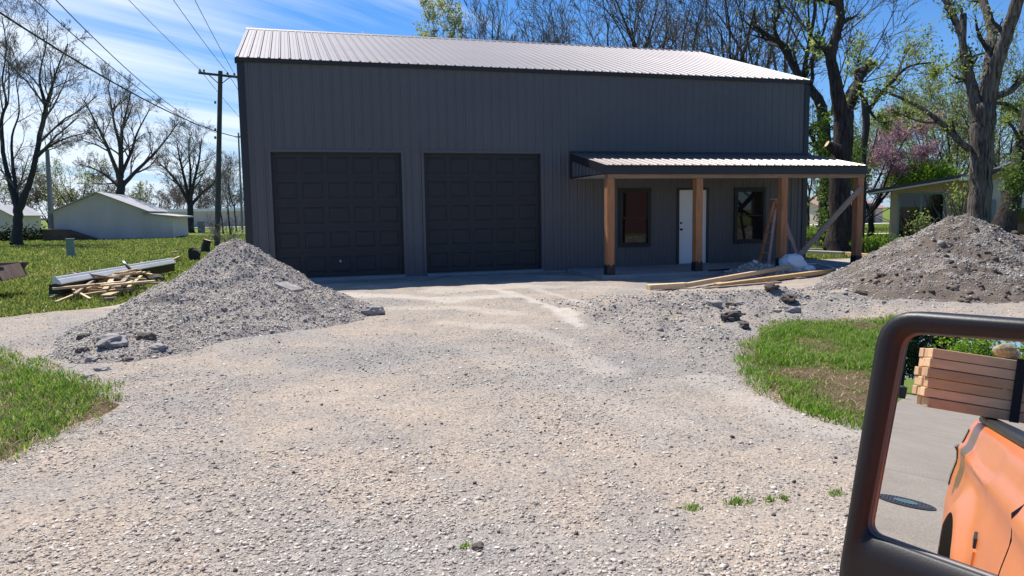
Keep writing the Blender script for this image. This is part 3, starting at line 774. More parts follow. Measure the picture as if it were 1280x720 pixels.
bk = roofmesh('roof', -.06, L+.06, W+OV, H+.02-OV*SL, W/2, HR+.02, M['roofmetal'], B)
mb = MB(); mb.prism([(W/2-.16, HR+.055-.16*SL-.02), (W/2, HR+.058), (W/2+.16, HR+.055-.16*SL-.02), (W/2+.16, HR+.02-.16*SL), (W/2-.16, HR+.02-.16*SL)], 'x', -.07, L+.07)
mb.build('ridge_cap', M['roofmetal'], roof)
mb = MB(); mb.box(-.03, L+.03, -.075, -.0275, H-.1, H-.035)
mb.build('eave_trim', M['trim'], roof)
for xa, xb in ((-.064, -.034), (L+.034, L+.064)):
    mb = MB(); mb.prism([(-OV, H-OV*SL-.13), (W/2, HR-.13), (W+OV, H-OV*SL-.13), (W+OV, H-OV*SL), (W/2, HR), (-OV, H-OV*SL)], 'x', xa, xb); mb.build('rake_trim', M['trim'], roof)
# garage doors with pressed panels
for a, b in DOORS:
    mb = MB(); y = .1; rows = 5; cols = 5; a2, b2 = a+.014, b-.014; hh = (DT-.014)/rows; ww = (b2-a2-.06)/cols
    mb.box(a2, b2, y+.012, y+.05, 0, DT-.014)
    for r in range(rows):
        z0 = r*hh+.003; z1 = (r+1)*hh-.003
        xs = [a2]+[a2+.03+c*ww for c in range(1, cols)]+[b2]
        for c in range(cols):
            x0, x1 = xs[c], xs[c+1]
            px0 = a2+.03+c*ww+.06; px1 = a2+.03+(c+1)*ww-.06; pz0 = z0+.1; pz1 = z1-.1
            rings = [(x0, x1, z0, z1, y), (px0, px1, pz0, pz1, y), (px0+.012, px1-.012, pz0+.012, pz1-.012, y+.0115), (px0+.03, px1-.03, pz0+.03, pz1-.03, y+.0095), (px0+.045, px1-.045, pz0+.045, pz1-.045, y+.003)]
            vs = []
            for q in rings: vs += [(q[0], q[4], q[2]), (q[1], q[4], q[2]), (q[1], q[4], q[3]), (q[0], q[4], q[3])]
            fs = [(4*i+k, 4*i+(k+1) % 4, 4*i+4+(k+1) % 4, 4*i+4+k) for i in range(4) for k in range(4)]+[(16, 17, 18, 19)]
            mb.add(vs, fs)
    d = mb.build('garage_door', M['garagedoor'], B)
    mb = MB(); mb.box(a2, b2, .085, .14, -.003, .03); mb.build('bottom_seal', M['plasticshade'], d)
    mb = MB(); mb.box(a+.013, a+.045, .05, .096, 0, DT-.013); mb.box(b-.045, b-.013, .05, .096, 0, DT-.013); mb.box(a+.046, b-.046, .05, .096, DT-.046, DT-.013)
    mb.build('door_stop', M['garagedoor'], d)
    if a < 1:
        c = (a+b)/2-.02; zz = hh*.62
        mb = MB(); mb.lathe([(.028, y-.018), (.032, y-.004), (.032, y+.001)], (c, 0, zz), 12, 'y'); mb.build('door_handle', M['steel'], d)
# entry door
x0, x1, z0, z1 = ED
mb = MB(); mb.box(x0-.03, x0+.035, -.035, .12, z0, z1+.03); mb.box(x1-.035, x1+.03, -.035, .12, z0, z1+.03); mb.box(x0+.035, x1-.035, -.035, .12, z1-.03, z1+.03)
dfr = mb.build('door_frame', M['trim'], B)
mb = MB(); mb.box(x0+.036, x1-.036, -.005, .05, z0+.015, z1-.031)
dr = mb.build('entry_door', M['whitepaint'], B, bevel=.004)
mb = MB(); mb.lathe([(.03, -.006), (.03, -.012), (.012, -.016), (.012, -.04), (.03, -.05), (.032, -.066), (.02, -.076)], (x0+.1, 0, z0+.96), 14, 'y'); mb.build('door_knob', M['black'], dr, True)
mb = MB(); mb.lathe([(.03, -.006), (.03, -.024), (.02, -.03)], (x0+.1, 0, z0+1.14), 14, 'y'); mb.build('deadbolt', M['black'], dr, True)
mb = MB(); mb.box(x0-.03, x1+.03, -.07, .1, z0+.001, z0+.013); mb.build('threshold', M['steel'], dfr)
# windows
for x0, x1, z0, z1 in WIN:
    mb = MB(); f = .07
    mb.box(x0-.02, x0+f, -.05, .06, z0-.02, z1+.02); mb.box(x1-f, x1+.02, -.05, .06, z0-.02, z1+.02)
    mb.box(x0+f, x1-f, -.05, .06, z1-f, z1+.02); mb.box(x0+f, x1-f, -.06, .06, z0-.02, z0+f)
    wn = mb.build('window', M['black'], B, bevel=.004)
    zm = (z0+z1)/2; a, b = x0+f+.001, x1-f-.001
    for (lo, hi, yy) in ((zm-.02, z1-f-.001, -.028), (z0+f+.001, zm+.02, .004)):
        mb = MB(); s_ = .032
        mb.box(a, a+s_, yy, yy+.03, lo, hi); mb.box(b-s_, b, yy, yy+.03, lo, hi); mb.box(a+s_, b-s_, yy, yy+.03, lo, lo+s_); mb.box(a+s_, b-s_, yy, yy+.03, hi-s_, hi)
        mb.build('sash', M['black'], wn)
        mb = MB(); mb.box(a+s_-.002, b-s_+.002, yy+.012, yy+.018, lo+s_-.002, hi-s_+.002); mb.build('window_pane', M['glass'], wn)
# porch
PX0, PX1, PY, PB, PF = 8.045, 15.4, -2.33, 3.0, 2.545
ps = (PB-PF)/-PY
pr_ = roofmesh('porch_roof', PX0, PX1, PY-.02, PF, -.022, PB, M['porchmetal'], B)
zf = PF-.215
mb = MB(); mb.box(PX0+.001, PX1-.001, PY, PY+.03, zf, PF-.03)
mb.prism([(PY+.031, zf+.02), (-.025, zf+.02+ps*-PY*.62), (-.025, PB-.015), (PY+.031, PF-.013)], 'x', PX1-.03, PX1-.002)
mb.prism([(PY+.031, PF-.2), (-.025, PB-.2), (-.025, PB-.015), (PY+.031, PF-.013)], 'x', PX0+.002, PX0+.03)
mb.box(PX0+.002, PX0+.03, PY+.031, -.025, zf, zf+.035)
mb.box(PX0+.002, PX0+.03, -.06, -.0251, zf+.036, PB-.2)
mb.build('fascia', M['trim'], pr_)
mb = MB(); mb.box(PX0, PX1, -.045, -.02, PB+.012, PB+.05); mb.build('wall_flashing', M['trim'], pr_)
mb = MB(); ribwall(mb, PY+.035, -.06, zf+.03, lambda u: PB-.19-ps*-u, lambda u, h, z: (PX0+.035-h, u, z)); mb.build('gable_infill', M['siding'], pr_)
mb = MB(); mb.box(PX0+.04, PX1-.04, PY+.32, -.025, zf+.002, zf+.012); mb.build('soffit', M['soffit'], pr_)
mb = MB(); mb.box(PX0+.08, PX1-.05, -2.30, -2.13, zf-.095, zf-.001); mb.build('porch_beam', M['beamwood'], B)
mb = MB(); mb.box(PX0+.05, PX1-.05, PY+.031, PY+.3, zf+.004, zf+.05); mb.build('beam_plate', M['beamwood'], pr_)
mb = MB(); mb.box(7.93, 15.5, -2.42, -.03, -.4, -.02); mb.build('porch_slab', M['concrete'], B, bevel=.01)
for x in (8.2, 10.53, 12.94, 15.24):
    mb = MB(); w = .092; mb.box(x-w, x+w, -2.2-w, -2.2+w, -.005, zf-.096)
    po = mb.build('post', M['post'], B, bevel=.006)
    mb = MB()
    w2 = w+.008
    def plate(P):
        pts = [(-w2, -.018), (w2, -.018), (w2, .19), (w2*.75, .225), (w2*.4, .225), (w2*.12, .18), (-w2*.12, .18), (-w2*.4, .225), (-w2*.75, .225), (-w2, .19)]
        return P(pts)
    for sgn in (-1, 1):
        mb.prism([(x+u, v) for u, v in plate(lambda q: q)], 'y', -2.2+sgn*(w+.001), -2.2+sgn*(w+.009))
        mb.prism([(-2.2+u*.96, v) for u, v in plate(lambda q: q)], 'x', x+sgn*(w+.0012), x+sgn*(w+.0085))
    mb.box(x-w, x+w, -2.2-w, -2.2+w, -.019, -.0055)
    mb.build('post_bracket', M['black'], po)

# ------------------------------------------------------------------ things on and around the porch
mb = MB(); p = yp(1077, 234, -2.33); mb.beam((p[0], -2.315, p[2]), (13.1, -2.32, .02), .035, .135, up=(0, -1, 0)) if False else None
a = np.array([p[0], -2.322, p[2]]); b = np.array([13.12, -2.322, .03]); d = (b-a)/np.linalg.norm(b-a); nn = np.array([-d[2], 0, d[0]])
vs = [q+nn*s_*.07+np.array([0, yy, 0]) for q in (a, b) for s_ in (-1, 1) for yy in (-.02, .02)]
mb.add(vs, [(0, 1, 3, 2), (4, 6, 7, 5), (0, 2, 6, 4), (1, 5, 7, 3), (0, 4, 5, 1), (2, 3, 7, 6)])
tag(mb.build('brace_board', M['bracewood']), 'grey diagonal brace board nailed to the right end porch post', 'board')
# stepladder
ap1 = yp(967.5, 250, -1.15); ap2 = ap1+np.array([.24, .22, 0])
f1 = gz(949, 328, -.02); f2 = gz(960.5, 331, -.02); f3 = gz(1000, 329, -.02); f4 = gz(993, 322.5, -.02)
lt = thing('stepladder', (ap1[0], ap1[1], -.02), 'weathered orange stepladder standing open on the porch behind the third post', 'ladder')
lv = lambda q: np.array([q[0], q[1], -.02])
for a, b, mt in ((ap1, f1, 'ladder'), (ap2, f2, 'ladderpink')):
    mb = MB(); mb.beam(a, b, .045, .085); mb.build('rail', M[mt], lt)
for a, b in ((ap1+np.array([.08, 0, -.03]), f4), (ap2+np.array([.06, 0, -.03]), f3)):
    mb = MB(); mb.beam(a, b, .045, .08); mb.build('rear_leg', M['ladderpink'], lt)
for k in range(1, 6):
    t = k/6; mb = MB(); mb.beam(ap1+(f1-ap1)*t, ap2+(f2-ap2)*t, .09, .025); mb.build('step', M['ladder'], lt)
mb = MB(); mb.beam(ap1+np.array([-.05, -.02, .02]), ap2+np.array([.05, .02, .02]), .16, .03); mb.build('top_cap', M['ladder'], lt)
# white bag of plastic
def blob(name, c, rx, ry, rz, seed, mat, label, cat, amp=.2):
    rg = np.random.default_rng(seed); import bmesh
    bm = bmesh.new(); bmesh.ops.create_icosphere(bm, subdivisions=4, radius=1); vs = []
    dirs = rg.normal(size=(14, 3)); dirs /= np.linalg.norm(dirs, axis=1)[:, None]
    for v in bm.verts:
        q = np.array(v.co); k = 1+amp*(np.max(dirs@q)-.75)*2+.05*math.sin(q[0]*9+q[2]*7)+.04*math.sin(q[1]*13-q[2]*11)
        vs.append((c[0]+q[0]*rx*k, c[1]+q[1]*ry*k, c[2]+max(-rz*.75, q[2]*rz*k)))
    mb = MB(); mb.add(vs, [tuple(v.index for v in f.verts) for f in bm.faces]); bm.free()
    o = mb.build(name, mat, None, True, origin=tuple(c)); return tag(o, label, cat)
p = gp(993, 342)
blob('plastic_bag', (p[0]-.03, p[1], float(gravel_h(p[0], p[1]))+.2), .34, .3, .27, 5, M['plastic'], 'white bundled plastic bag on the gravel before the third porch post', 'plastic bag')
bm_ = gp(1008, 342); blob('plastic_scrap', (bm_[0], bm_[1]-.05, float(gravel_h(bm_[0], bm_[1]))+.06), .2, .18, .1, 9, M['plastic'], 'loose white tail of plastic right of the bundled bag', 'plastic scrap', .3)
# small grey heap
hp = gp(946, 346)
HC = [(hp[0], hp[1]+.1, .3, .62, 1.5, .9, -.2)]
th_ = thing('gravel_heap', (hp[0], hp[1]+.1, -.1), 'small grey gravel heap at the porch edge left of the white bag', 'gravel heap')
fh = lambda X, Y: gravel_h(X, Y)+pile_h(HC, X, Y, .5, 51)-.02
put(gridmesh('heap_surface', np.arange(hp[0]-1.3, hp[0]+1.3, .04), np.arange(hp[1]-.9, hp[1]+1.1, .04), fh, M['pilegravel'], lambda X, Y, Z: pile_h(HC, X, Y, .5, 51) > -.06), th_)
pile_stones(th_, fh, HC, .5, 51, 2500, (hp[0]-1.1, hp[0]+1.1, hp[1]-.7, hp[1]+.9), M['pilepebble'], .018)
# boards on the gravel
def groundboard(name, a, b, w, h, mat, label, cat='board', group=None, lift=(0, 0)):
    pa = gp(*a); pb = gp(*b)
    pa[2] = float(gravel_h(pa[0], pa[1]))+h/2+lift[0]; pb[2] = float(gravel_h(pb[0], pb[1]))+h/2+lift[1]
    mb = MB(); mb.beam(pa, pb, w, h); return tag(mb.build(name, M[mat], bevel=.004), label, cat, group)
groundboard('board', (810, 365), (857, 362.5), .15, .1, 'lumber', 'short pale yellow board end at the left tip of the long boards', lift=(.01, .02))
groundboard('board', (856, 363), (987, 344), .09, .09, 'lumber', 'long pale board leading from the short yellow board to the white bag', lift=(.02, .12))
groundboard('board', (895, 361.5), (1072, 341), .14, .09, 'boardpile', 'longest brown board reaching under the right soil pile', lift=(.0, .06))
groundboard('board', (880, 364), (975, 354.5), .1, .025, 'lumberdark', 'thin dark strip lying in front of the long boards', lift=(.005, .005))
# long trim strips on the porch slab
def strip(pts, w, mat, label):
    q = [gz(px, py, 0.0) for px, py in pts]
    mb = MB(); mb.tube([np.array([c[0], c[1], .005]) for c in q], w, 6); return tag(mb.build('trim_strip', M[mat]), label, 'trim strip')
strip([(886, 338.5), (940, 335), (1000, 331)], .022, 'black', 'long black trim strip lying on the porch slab')
strip([(921, 334.5), (970, 332.2), (1003, 330.5), (1022, 330), (1038, 333.5), (1048, 338)], .02, 'panelmetal', 'bent blue grey trim strip on the porch slab right of the bag')
# boards stacked right of the building corner
for i, (a, b, mt, lab) in enumerate((((1008, 318), (1056, 320.5), 'greyboard', 'grey board stack lying on the ground by the right corner of the building'), ((1054, 320), (1096, 324.5), 'lumber', 'pale board on the ground behind the right end porch post'),
                                 ((1006, 315.5), (1050, 317), 'greyboard', 'upper grey board behind the grey board stack'))):
    pa = gp(*a); pb = gp(*b); mb = MB(); mb.beam(pa+np.array([0, 0, .09]), pb+np.array([0, 0, .09]), .35 if i == 0 else .16, .12)
    tag(mb.build('board', M[mt], bevel=.005), lab, 'board')
# whip of wire by the right garage door
p = gz(659, 336, -.06); mb = MB()
for pts in ([(640, 345), (650, 340), (656, 333), (657.5, 325), (654, 318)], [(657, 327), (660, 331), (663, 337)]):
    mb.tube([yp(px, py, p[1]-.02*i) for i, (px, py) in enumerate(pts)], .006, 5)
tag(mb.build('wire_whip', M['polegrey']), 'thin pale wire whip sticking up in front of the right garage door', 'wire')
mb = MB(); pts = []
for i in range(30):
    t = i/29; q = gp(505+130*t, 352-8*t+3*math.sin(t*9)); q[2] = float(gravel_h(q[0], q[1]))+.015; pts.append(q)
mb.tube(pts, .008, 5); tag(mb.build('cable', M['polegrey']), 'thin pale cable lying in the shade before the garage doors', 'cable')

# ------------------------------------------------------------------ scrap beside the left pile
A = gp(77, 374); Bp = gp(219, 343); A[2] += .1; Bp[2] += .1
d = (Bp-A); d[2] = 0; Ln = np.linalg.norm(d); d /= Ln; sd = np.array([d[1], -d[0], 0])      # sd points to the viewer's side
pt = thing('metal_panel_bundle', (A+Bp)/2, 'long pale metal panel bundle with its shaded lower front painted black lying on the lawn', 'panel bundle')
def sect(mb, prof, a, b):
    n = len(prof); vs = [q+sd*u+np.array([0, 0, v]) for q in (a, b) for u, v in prof]
    mb.add(vs, [tuple(range(n-1, -1, -1)), tuple(range(n, 2*n))]+[(i, (i+1) % n, n+(i+1) % n, n+i) for i in range(n)])
mb = MB(); sect(mb, [(0, .0), (.0, .2), (-.1, .215), (-.22, .2), (-.24, 0)], A, Bp); mb.build('shaded_front', M['plasticshade'], pt)  # black section stands in for the shade on the bundle's lower front
mb = MB(); e1 = A+d*Ln*.535; e2 = A+d*(Ln*.535+.03)
pf = [(.03, .2), (.035, .22), (-.02, .30), (-.035, .305), (-.06, .35), (-.08, .352), (-.14, .345), (-.14, .24), (-.08, .22), (-.03, .204)]
sect(mb, pf, A-d*.03, e1); mb.build('metal_panel', M['panelmetal'], pt)
mb = MB(); sect(mb, [(u, v+.012) for u, v in pf], e2, Bp+d*.03); mb.build('metal_panel', M['panelmetal'], pt)
mb = MB(); sect(mb, [(.05, 0), (.05, .24), (-.02, .33), (-.1, .41), (-.12, .41), (-.03, .32), (.045, .22), (.04, 0)], A+d*Ln*.515, A+d*Ln*.53); mb.build('strap', M['strap'], pt)
# scrap lumber: (end px, end px, width, thickness, material, raise a, raise b)
scrap = [((13*.1875+60, 376), (135, 361), .06, .04, 'greyboard', .02, .1, 'greyish stick at the far left of the scrap lumber'),
 ((70, 382), (128, 363), .09, .045, 'lumber', .02, .12, 'long pale board at the left front of the scrap lumber'),
 ((94, 377), (136, 356), .1, .05, 'lumberdark', .1, .3, 'weathered brown board leaning up to the panel bundle strap'),
 ((92, 372), (113, 378), .08, .04, 'lumber', .12, .03, 'short pale offcut crossing the long board'),
 ((130, 374), (160, 345), .16, .04, 'lumber', .1, .32, 'wide pale board sloping through the middle of the scrap lumber'),
 ((148, 370), (167, 354), .16, .12, 'lumberdark', .1, .25, 'dark bark covered slab in the middle of the scrap lumber'),
 ((161, 368), (177, 356), .12, .05, 'lumber', .1, .2, 'pale offcut right of the bark covered slab'),
 ((168, 350), (190, 354), .14, .05, 'lumber', .22, .2, 'pale board end lying at the top right of the scrap lumber'),
 ((176, 340), (197, 344), .06, .04, 'lumber', .25, .22, 'thin pale stick just under the pale metal panel'),
 ((132, 376), (146, 372), .3, .03, 'lumber', .06, .1, 'square pale plywood piece at the front of the scrap lumber'),
 ((131, 379), (146, 377), .12, .06, 'lumberdark', .03, .03, 'short brown block at the front edge of the scrap lumber'),
 ((155, 343), (166, 352), .1, .03, 'panelmetal', .34, .2, 'grey metal offcut standing in the scrap lumber'),
 ((110, 369), (150, 366), .1, .04, 'lumberdark', .05, .1, 'brown board half buried in the scrap lumber'),
 ((212, 332), (235, 322), .12, .06, 'lumber', .1, .15, 'pale board end right of the panel bundle, lower one'),
 ((214, 328), (229, 321), .1, .05, 'lumber', .3, .3, 'pale board end right of the panel bundle, upper one')]
for a, b, w, h, mt, ua, ub, lab in scrap:
    pa = gp(*a); pb = gp(*b)
    if pb[1] > pa[1]+2.5: pb = pa+(pb-pa)*(2.5/np.linalg.norm(pb-pa))
    pa[2] += ua+.04; pb[2] += ub*.8+.04; w *= .6
    mb = MB(); mb.beam(pa, pb, w, h); tag(mb.build('scrap_board' if mt != 'panelmetal' else 'metal_offcut', M[mt], bevel=.004), lab, 'board' if mt != 'panelmetal' else 'offcut', 'scrap lumber heap')
for i in range(34):
    c = gp(108+rnd.random()*62, 372-rnd.random()*18); c[2] += .1+.2*rnd.random(); an = rnd.gauss(.7, .45); dd = np.array([math.cos(an), math.sin(an), rnd.gauss(0, .12)])*(.25+.45*rnd.random())
    mb = MB(); mb.beam(c-dd, c+dd, .07+.07*rnd.random(), .03+.02*rnd.random())
    tag(mb.build('scrap_board', M['lumber' if rnd.random() < .65 else 'lumberdark'], bevel=.003), 'small offcut jumbled among the boards of the scrap lumber heap', 'board', 'small scrap offcuts')
p = gp(140, 366); blob('plastic_scrap', (p[0], p[1], p[2]+.14), .12, .1, .1, 15, M['plastic'], 'crumpled white wrapper in the scrap lumber', 'wrapper', .3)
for a, b, r, mt, lab in (((243, 326), (256, 313), .2, 'bark', 'dark log lying at the right end of the panel bundle'), ((240, 319), (252, 312), .17, 'bark', 'dark log behind, with its sawn end to the left')):
    pa = gp(*a); pb = gp(*b); pb = pa+(pb-pa)*(1.6/np.linalg.norm(pb-pa)); up = np.array([0, 0, r]); mb = MB(); mb.tube([pa+up, (pa+pb)/2+up, pb+up], [r, r*.95, r*.9], 12)
    tag(mb.build('log', M[mt]), lab, 'log')
p = gp(257, 316); mb = MB(); mb.tube([p, p+np.array([.02, 0, .35]), p+np.array([.12, 0, .62])], [.24, .2, .2], 10)
lg = tag(mb.build('log', M['bark']), 'upright cut log with a pale sawn top beside the left pile', 'log')
mb = MB(); mb.tube([p+np.array([.118, 0, .615]), p+np.array([.124, 0, .632])], [.185, .185], 10); mb.build('sawn_end', M['lumber'], lg)
# green utility box
p = gp(89, 321)
ub = thing('utility_box', p, 'grey green steel utility box standing alone on the lawn', 'utility box')
mb = MB(); mb.prism([(-.17, -.05), (.17, -.05), (.15, .8), (-.15, .8)], 'y', -.13, .13)
mb.v = [(a+p[0], b+p[1], c+p[2]) for a, b, c in mb.v]; mb.build('cabinet', M['greenbox'], ub, bevel=.015)
mb = MB(); mb.box(p[0]-.17, p[0]+.17, p[1]-.15, p[1]+.15, p[2]+.8, p[2]+.86); mb.build('lid', M['concrete'], ub, bevel=.01)
# wooden trailer just entering on the left
p = gp(-30, 378)
p = p-np.array([.55, 0, 0])
tr_ = thing('utility_trailer', p, 'rusty brown trailer box with a flared end at the left edge', 'trailer')
q = yp(4, 333, p[1]); zt = q[2]; zb = yp(10, 352, p[1])[2]; xr = q[0]; x0 = xr-3.2
mb = MB()
for yy in (p[1]-.03, p[1]+1.5):
    mb.prism([(x0, zb), (xr-.22, zb), (xr, zt), (x0, zt)], 'y', yy, yy+.05)
for (za, zz) in ((.3, .33), (.62, .65)):
    pass
mb.build('side_board', M['rust'], tr_)
mb = MB(); mb.box(x0+.01, xr-.23, p[1]+.02, p[1]+1.5, zb+.01, zb+.05); mb.build('floor', M['rust'], tr_)
mb = MB(); mb.beam((xr-.12, p[1]+.02, (zb+zt)/2), (xr-.12, p[1]+1.5, (zb+zt)/2), zt-zb, .04, up=(1, 0, .5)); mb.build('front_board', M['rust'], tr_)
mb = MB(); mb.box(x0-.02, xr+.02, p[1]-.05, p[1]-.031, zt-.08, zt-.02); mb.build('top_rail', M['polewood'], tr_)
for yy in (p[1]-.12, p[1]+1.6):
    mb = MB(); mb.lathe([(.12, -.08), (.3, -.09), (.33, -.05), (.33, .05), (.3, .09), (.12, .08)], (x0+1.3, yy, p[2]+.33), 20, 'y'); mb.build('wheel', M['rubber'], tr_)
mb = MB(); mb.beam((x0+.2, p[1]+.7, zb-.03), (x0-.9, p[1]+.7, zb-.08), .08, .08); mb.build('drawbar', M['black'], tr_); mb = MB(); mb.beam((x0+1.3, p[1]-.1, p[2]+.33), (x0+1.3, p[1]+1.6, p[2]+.33), .06, .06); mb.build('axle', M['black'], tr_)

# ------------------------------------------------------------------ buildings on the left
def gable_house(name, x0, x1, y0, y1, zb, eave, ridge, label, wall='whitesiding', roof='whiteroof', over=.35, ridge_x=None, cat='building', axis='y', lean=None):
    t = thing(name, ((x0+x1)/2, y0, zb), label, cat)
    xm = (x0+x1)/2 if ridge_x is None else ridge_x
    mb = MB()
    if axis == 'y':
        mb.prism([(x0, zb), (x1, zb), (x1, eave), (xm, ridge), (x0, eave)], 'y', y0, y1); mb.build('wall', M[wall], t)
        sl = (ridge-eave)/(x1-xm); sl0 = (ridge-eave)/(xm-x0); mb = MB()
        mb.prism([(x0-over, eave-over*sl0+.02), (xm, ridge+.02), (x1+over, eave-over*sl+.02), (x1+over, eave-over*sl+.1), (xm, ridge+.12), (x0-over, eave-over*sl0+.1)], 'y', y0-.3, y1+.3)
    else:
        ym = (y0+y1)/2
        mb.prism([(y0, zb), (y1, zb), (y1, eave), (ym, ridge), (y0, eave)], 'x', x0, x1); mb.build('wall', M[wall], t)
        sl = (ridge-eave)/(y1-ym); mb = MB()
        mb.prism([(y0-over, eave-over*sl+.02), (ym, ridge+.02), (y1+over, eave-over*sl+.02), (y1+over, eave-over*sl+.1), (ym, ridge+.12), (y0-over, eave-over*sl+.1)], 'x', x0-.3, x1+.3)
    r = mb.build('roof', M[roof], t)
    return t, r
Y0 = 50.0
pa = yp(66, 262, Y0); pp = yp(121, 241.5, Y0); pe = yp(180, 263, Y0); pl0 = yp(178, 268, Y0); pl1 = yp(215, 271.5, Y0)
gt, gr = gable_house('white_outbuilding', pa[0], pe[0], Y0, Y0+11, -.4, pe[2], pp[2], 'long white gabled outbuilding with a low lean-to on its right', ridge_x=pp[0])
mb = MB(); mb.prism([(pe[0], -.4), (pl1[0], -.4), (pl1[0], pl1[2]), (pe[0], pl0[2])], 'y', Y0+.02, Y0+9.5); mb.build('lean_to', M['whitesiding'], gt)
mb = MB(); s_ = (pl1[2]-pl0[2])/(pl1[0]-pl0[0]); mb.prism([(pe[0]-.1, pl0[2]+.02), (pl1[0]+.5, pl1[2]+.5*s_+.02), (pl1[0]+.5, pl1[2]+.5*s_+.14), (pe[0]-.1, pl0[2]+.14)], 'y', Y0-.25, Y0+9.8); mb.build('lean_to_roof', M['whiteroof'], gt)
mb = MB(); q0 = yp(66, 286, Y0-.3); q1 = yp(132, 298, Y0-.3); mb.prism([(q0[0]-.5, -.4), (q1[0], -.4), (q0[0]+1.2, q0[2]-.1), (q0[0]-.5, q0[2])], 'y', Y0-1.2, Y0-.03)
tag(mb.build('earth_bank', M['brownbank']), 'brown earth bank against the lower left of the white outbuilding', 'earth bank')
# far left cottage with a porch beside it
Y1 = 62.0; a = yp(-30, 275, Y1); b = yp(12, 275, Y1)
c0, _ = gable_house('white_cottage', a[0], b[0], Y1, Y1+9, -.4, yp(5, 268, Y1)[2], yp(-15, 257, Y1)[2], 'white cottage with a pale roof at the far left edge', wall='clap')
Y2 = 78.0; a = yp(14, 280, Y2); b = yp(49, 280, Y2); zt = yp(30, 274.5, Y2)[2]
ct = thing('open_carport', ((a[0]+b[0])/2, Y2, -.3), 'low pale carport with dark posts between the cottage and the outbuilding', 'carport')
mb = MB(); mb.box(a[0], b[0], Y2, Y2+6, zt-.12, zt+.12); mb.build('roof', M['shedroof'], ct)
mb = MB(); mb.box(a[0]+1, b[0]-1.6, Y2+3, Y2+3.1, -.35, zt-.12); mb.build('back_wall', M['whitesiding'], ct)
for x in (a[0]+.1, b[0]-1.4, b[0]-.2):
    mb = MB(); mb.box(x, x+.15, Y2+.1, Y2+.25, -.35, zt-.12); mb.build('post', M['tan'], ct)
# long low white building behind the trees
Y3 = 112.0; a = yp(186, 270, Y3+10); b = yp(330, 270, Y3+10); zt = yp(240, 264.5, Y3+10)[2]
lt_ = thing('long_white_building', ((a[0]+b[0])/2, Y3+10, -.3), 'long low white building far behind the bare trees on the left', 'building')
mb = MB(); mb.box(a[0], b[0], Y3+10, Y3+22, -.5, zt); mb.build('wall', M['whitesiding'], lt_)
mb = MB(); mb.box(a[0]-.6, b[0]+.6, Y3+9.5, Y3+22.5, zt+.002, zt+.5); mb.build('roof', M['whitepaint'], lt_)
p = gp(252, 291); mb = MB(); mb.box(p[0]-.35, p[0]+.35, p[1]-.3, p[1]+.3, p[2]-.1, p[2]+1.15); mb.box(p[0]-.4, p[0]+.4, p[1]-.35, p[1]+.35, p[2]+1.15, p[2]+1.25)
tag(mb.build('meter_post', M['concrete']), 'small pale meter box on the far lawn right of the dark bare tree', 'meter box')

# ------------------------------------------------------------------ poles and wires
def pole(name, base_p, top, r0, r1, mat, label):
    t = thing(name, base_p, label, 'utility pole'); mb = MB()
    a = np.array(base_p)-np.array([0, 0, .3]); mb.tube([a+(np.array(top)-a)*k/6 for k in range(7)], [r0+(r1-r0)*k/6 for k in range(7)], 10)
    mb.build('pole_shaft', M[mat], t); return t
ZP = 46.0
pb_ = gp(271, 308); ZP = float((pb_-CAM)@_F); tp = dp(275.5, 89, ZP)
up_ = pole('utility_pole', pb_, tp, .17, .13, 'polewood', 'tall dark utility pole with a crossarm left of the metal building')
ca = dp(248, 91, ZP+.0); cb = dp(298, 96.5, ZP+.6)
mb = MB(); mb.beam(ca, cb, .11, .13); arm = mb.build('crossarm', M['polewood'], up_)
mb = MB(); c1 = dp(275, 106, ZP); mb.beam(dp(261, 93.5, ZP), c1, .03, .05); mb.beam(dp(288, 96, ZP+.4), c1, .03, .05); mb.build('arm_brace', M['polewood'], up_)
ins = []
for px, py in ((250, 88), (255, 88.5), (284.5, 92), (293, 93)):
    q = dp(px, py+3, ZP); mb = MB(); mb.lathe([(.03, 0), (.07, .06), (.05, .1), (.075, .15), (.04, .22)], tuple(q), 8); mb.build('insulator', M['ceramic'], arm); ins.append(q+np.array([0, 0, .2]))
for py in (128, 162, 172):
    q = dp(269, py, ZP-.1); mb = MB(); mb.lathe([(.05, -.08), (.07, 0), (.05, .08)], tuple(q), 8); mb.build('insulator', M['ceramic'], up_)
p = gp(60, 298); p = dp(65.5, 297, 62); t2 = dp(59, 188, 62); pole('utility_pole', p, t2, .24, .15, 'polegrey', 'grey weathered leaning pole left of the white outbuilding')
p = dp(303, 290, 95); t3 = dp(298, 166, 95); u3 = pole('utility_pole', p, t3, .15, .1, 'polegrey', 'thin distant pole close to the left corner of the metal building')
mb = MB(); mb.beam(dp(294.5, 171.5, 95), dp(301.5, 170, 95), .1, .14); mb.build('crossarm', M['polegrey'], u3)
def wire(a, b, r, label, sag=.25, grp='overhead wires'):
    a = np.array(a); b = np.array(b); mb = MB(); pts = []
    for i in range(25):
        t = i/24; q = a+(b-a)*t; q[2] -= sag*4*t*(1-t); pts.append(q)
    mb.tube(pts, r, 4); tag(mb.build('overhead_wire', M['wire']), label, 'wire', grp)
def level(px, py, z):
    d = ray(px, py); return CAM+d*((z-CAM[2])/d[2])
zi = ins[0][2]
e = [level(160, -3, zi), level(216, -3, zi), level(243, -3, zi)]
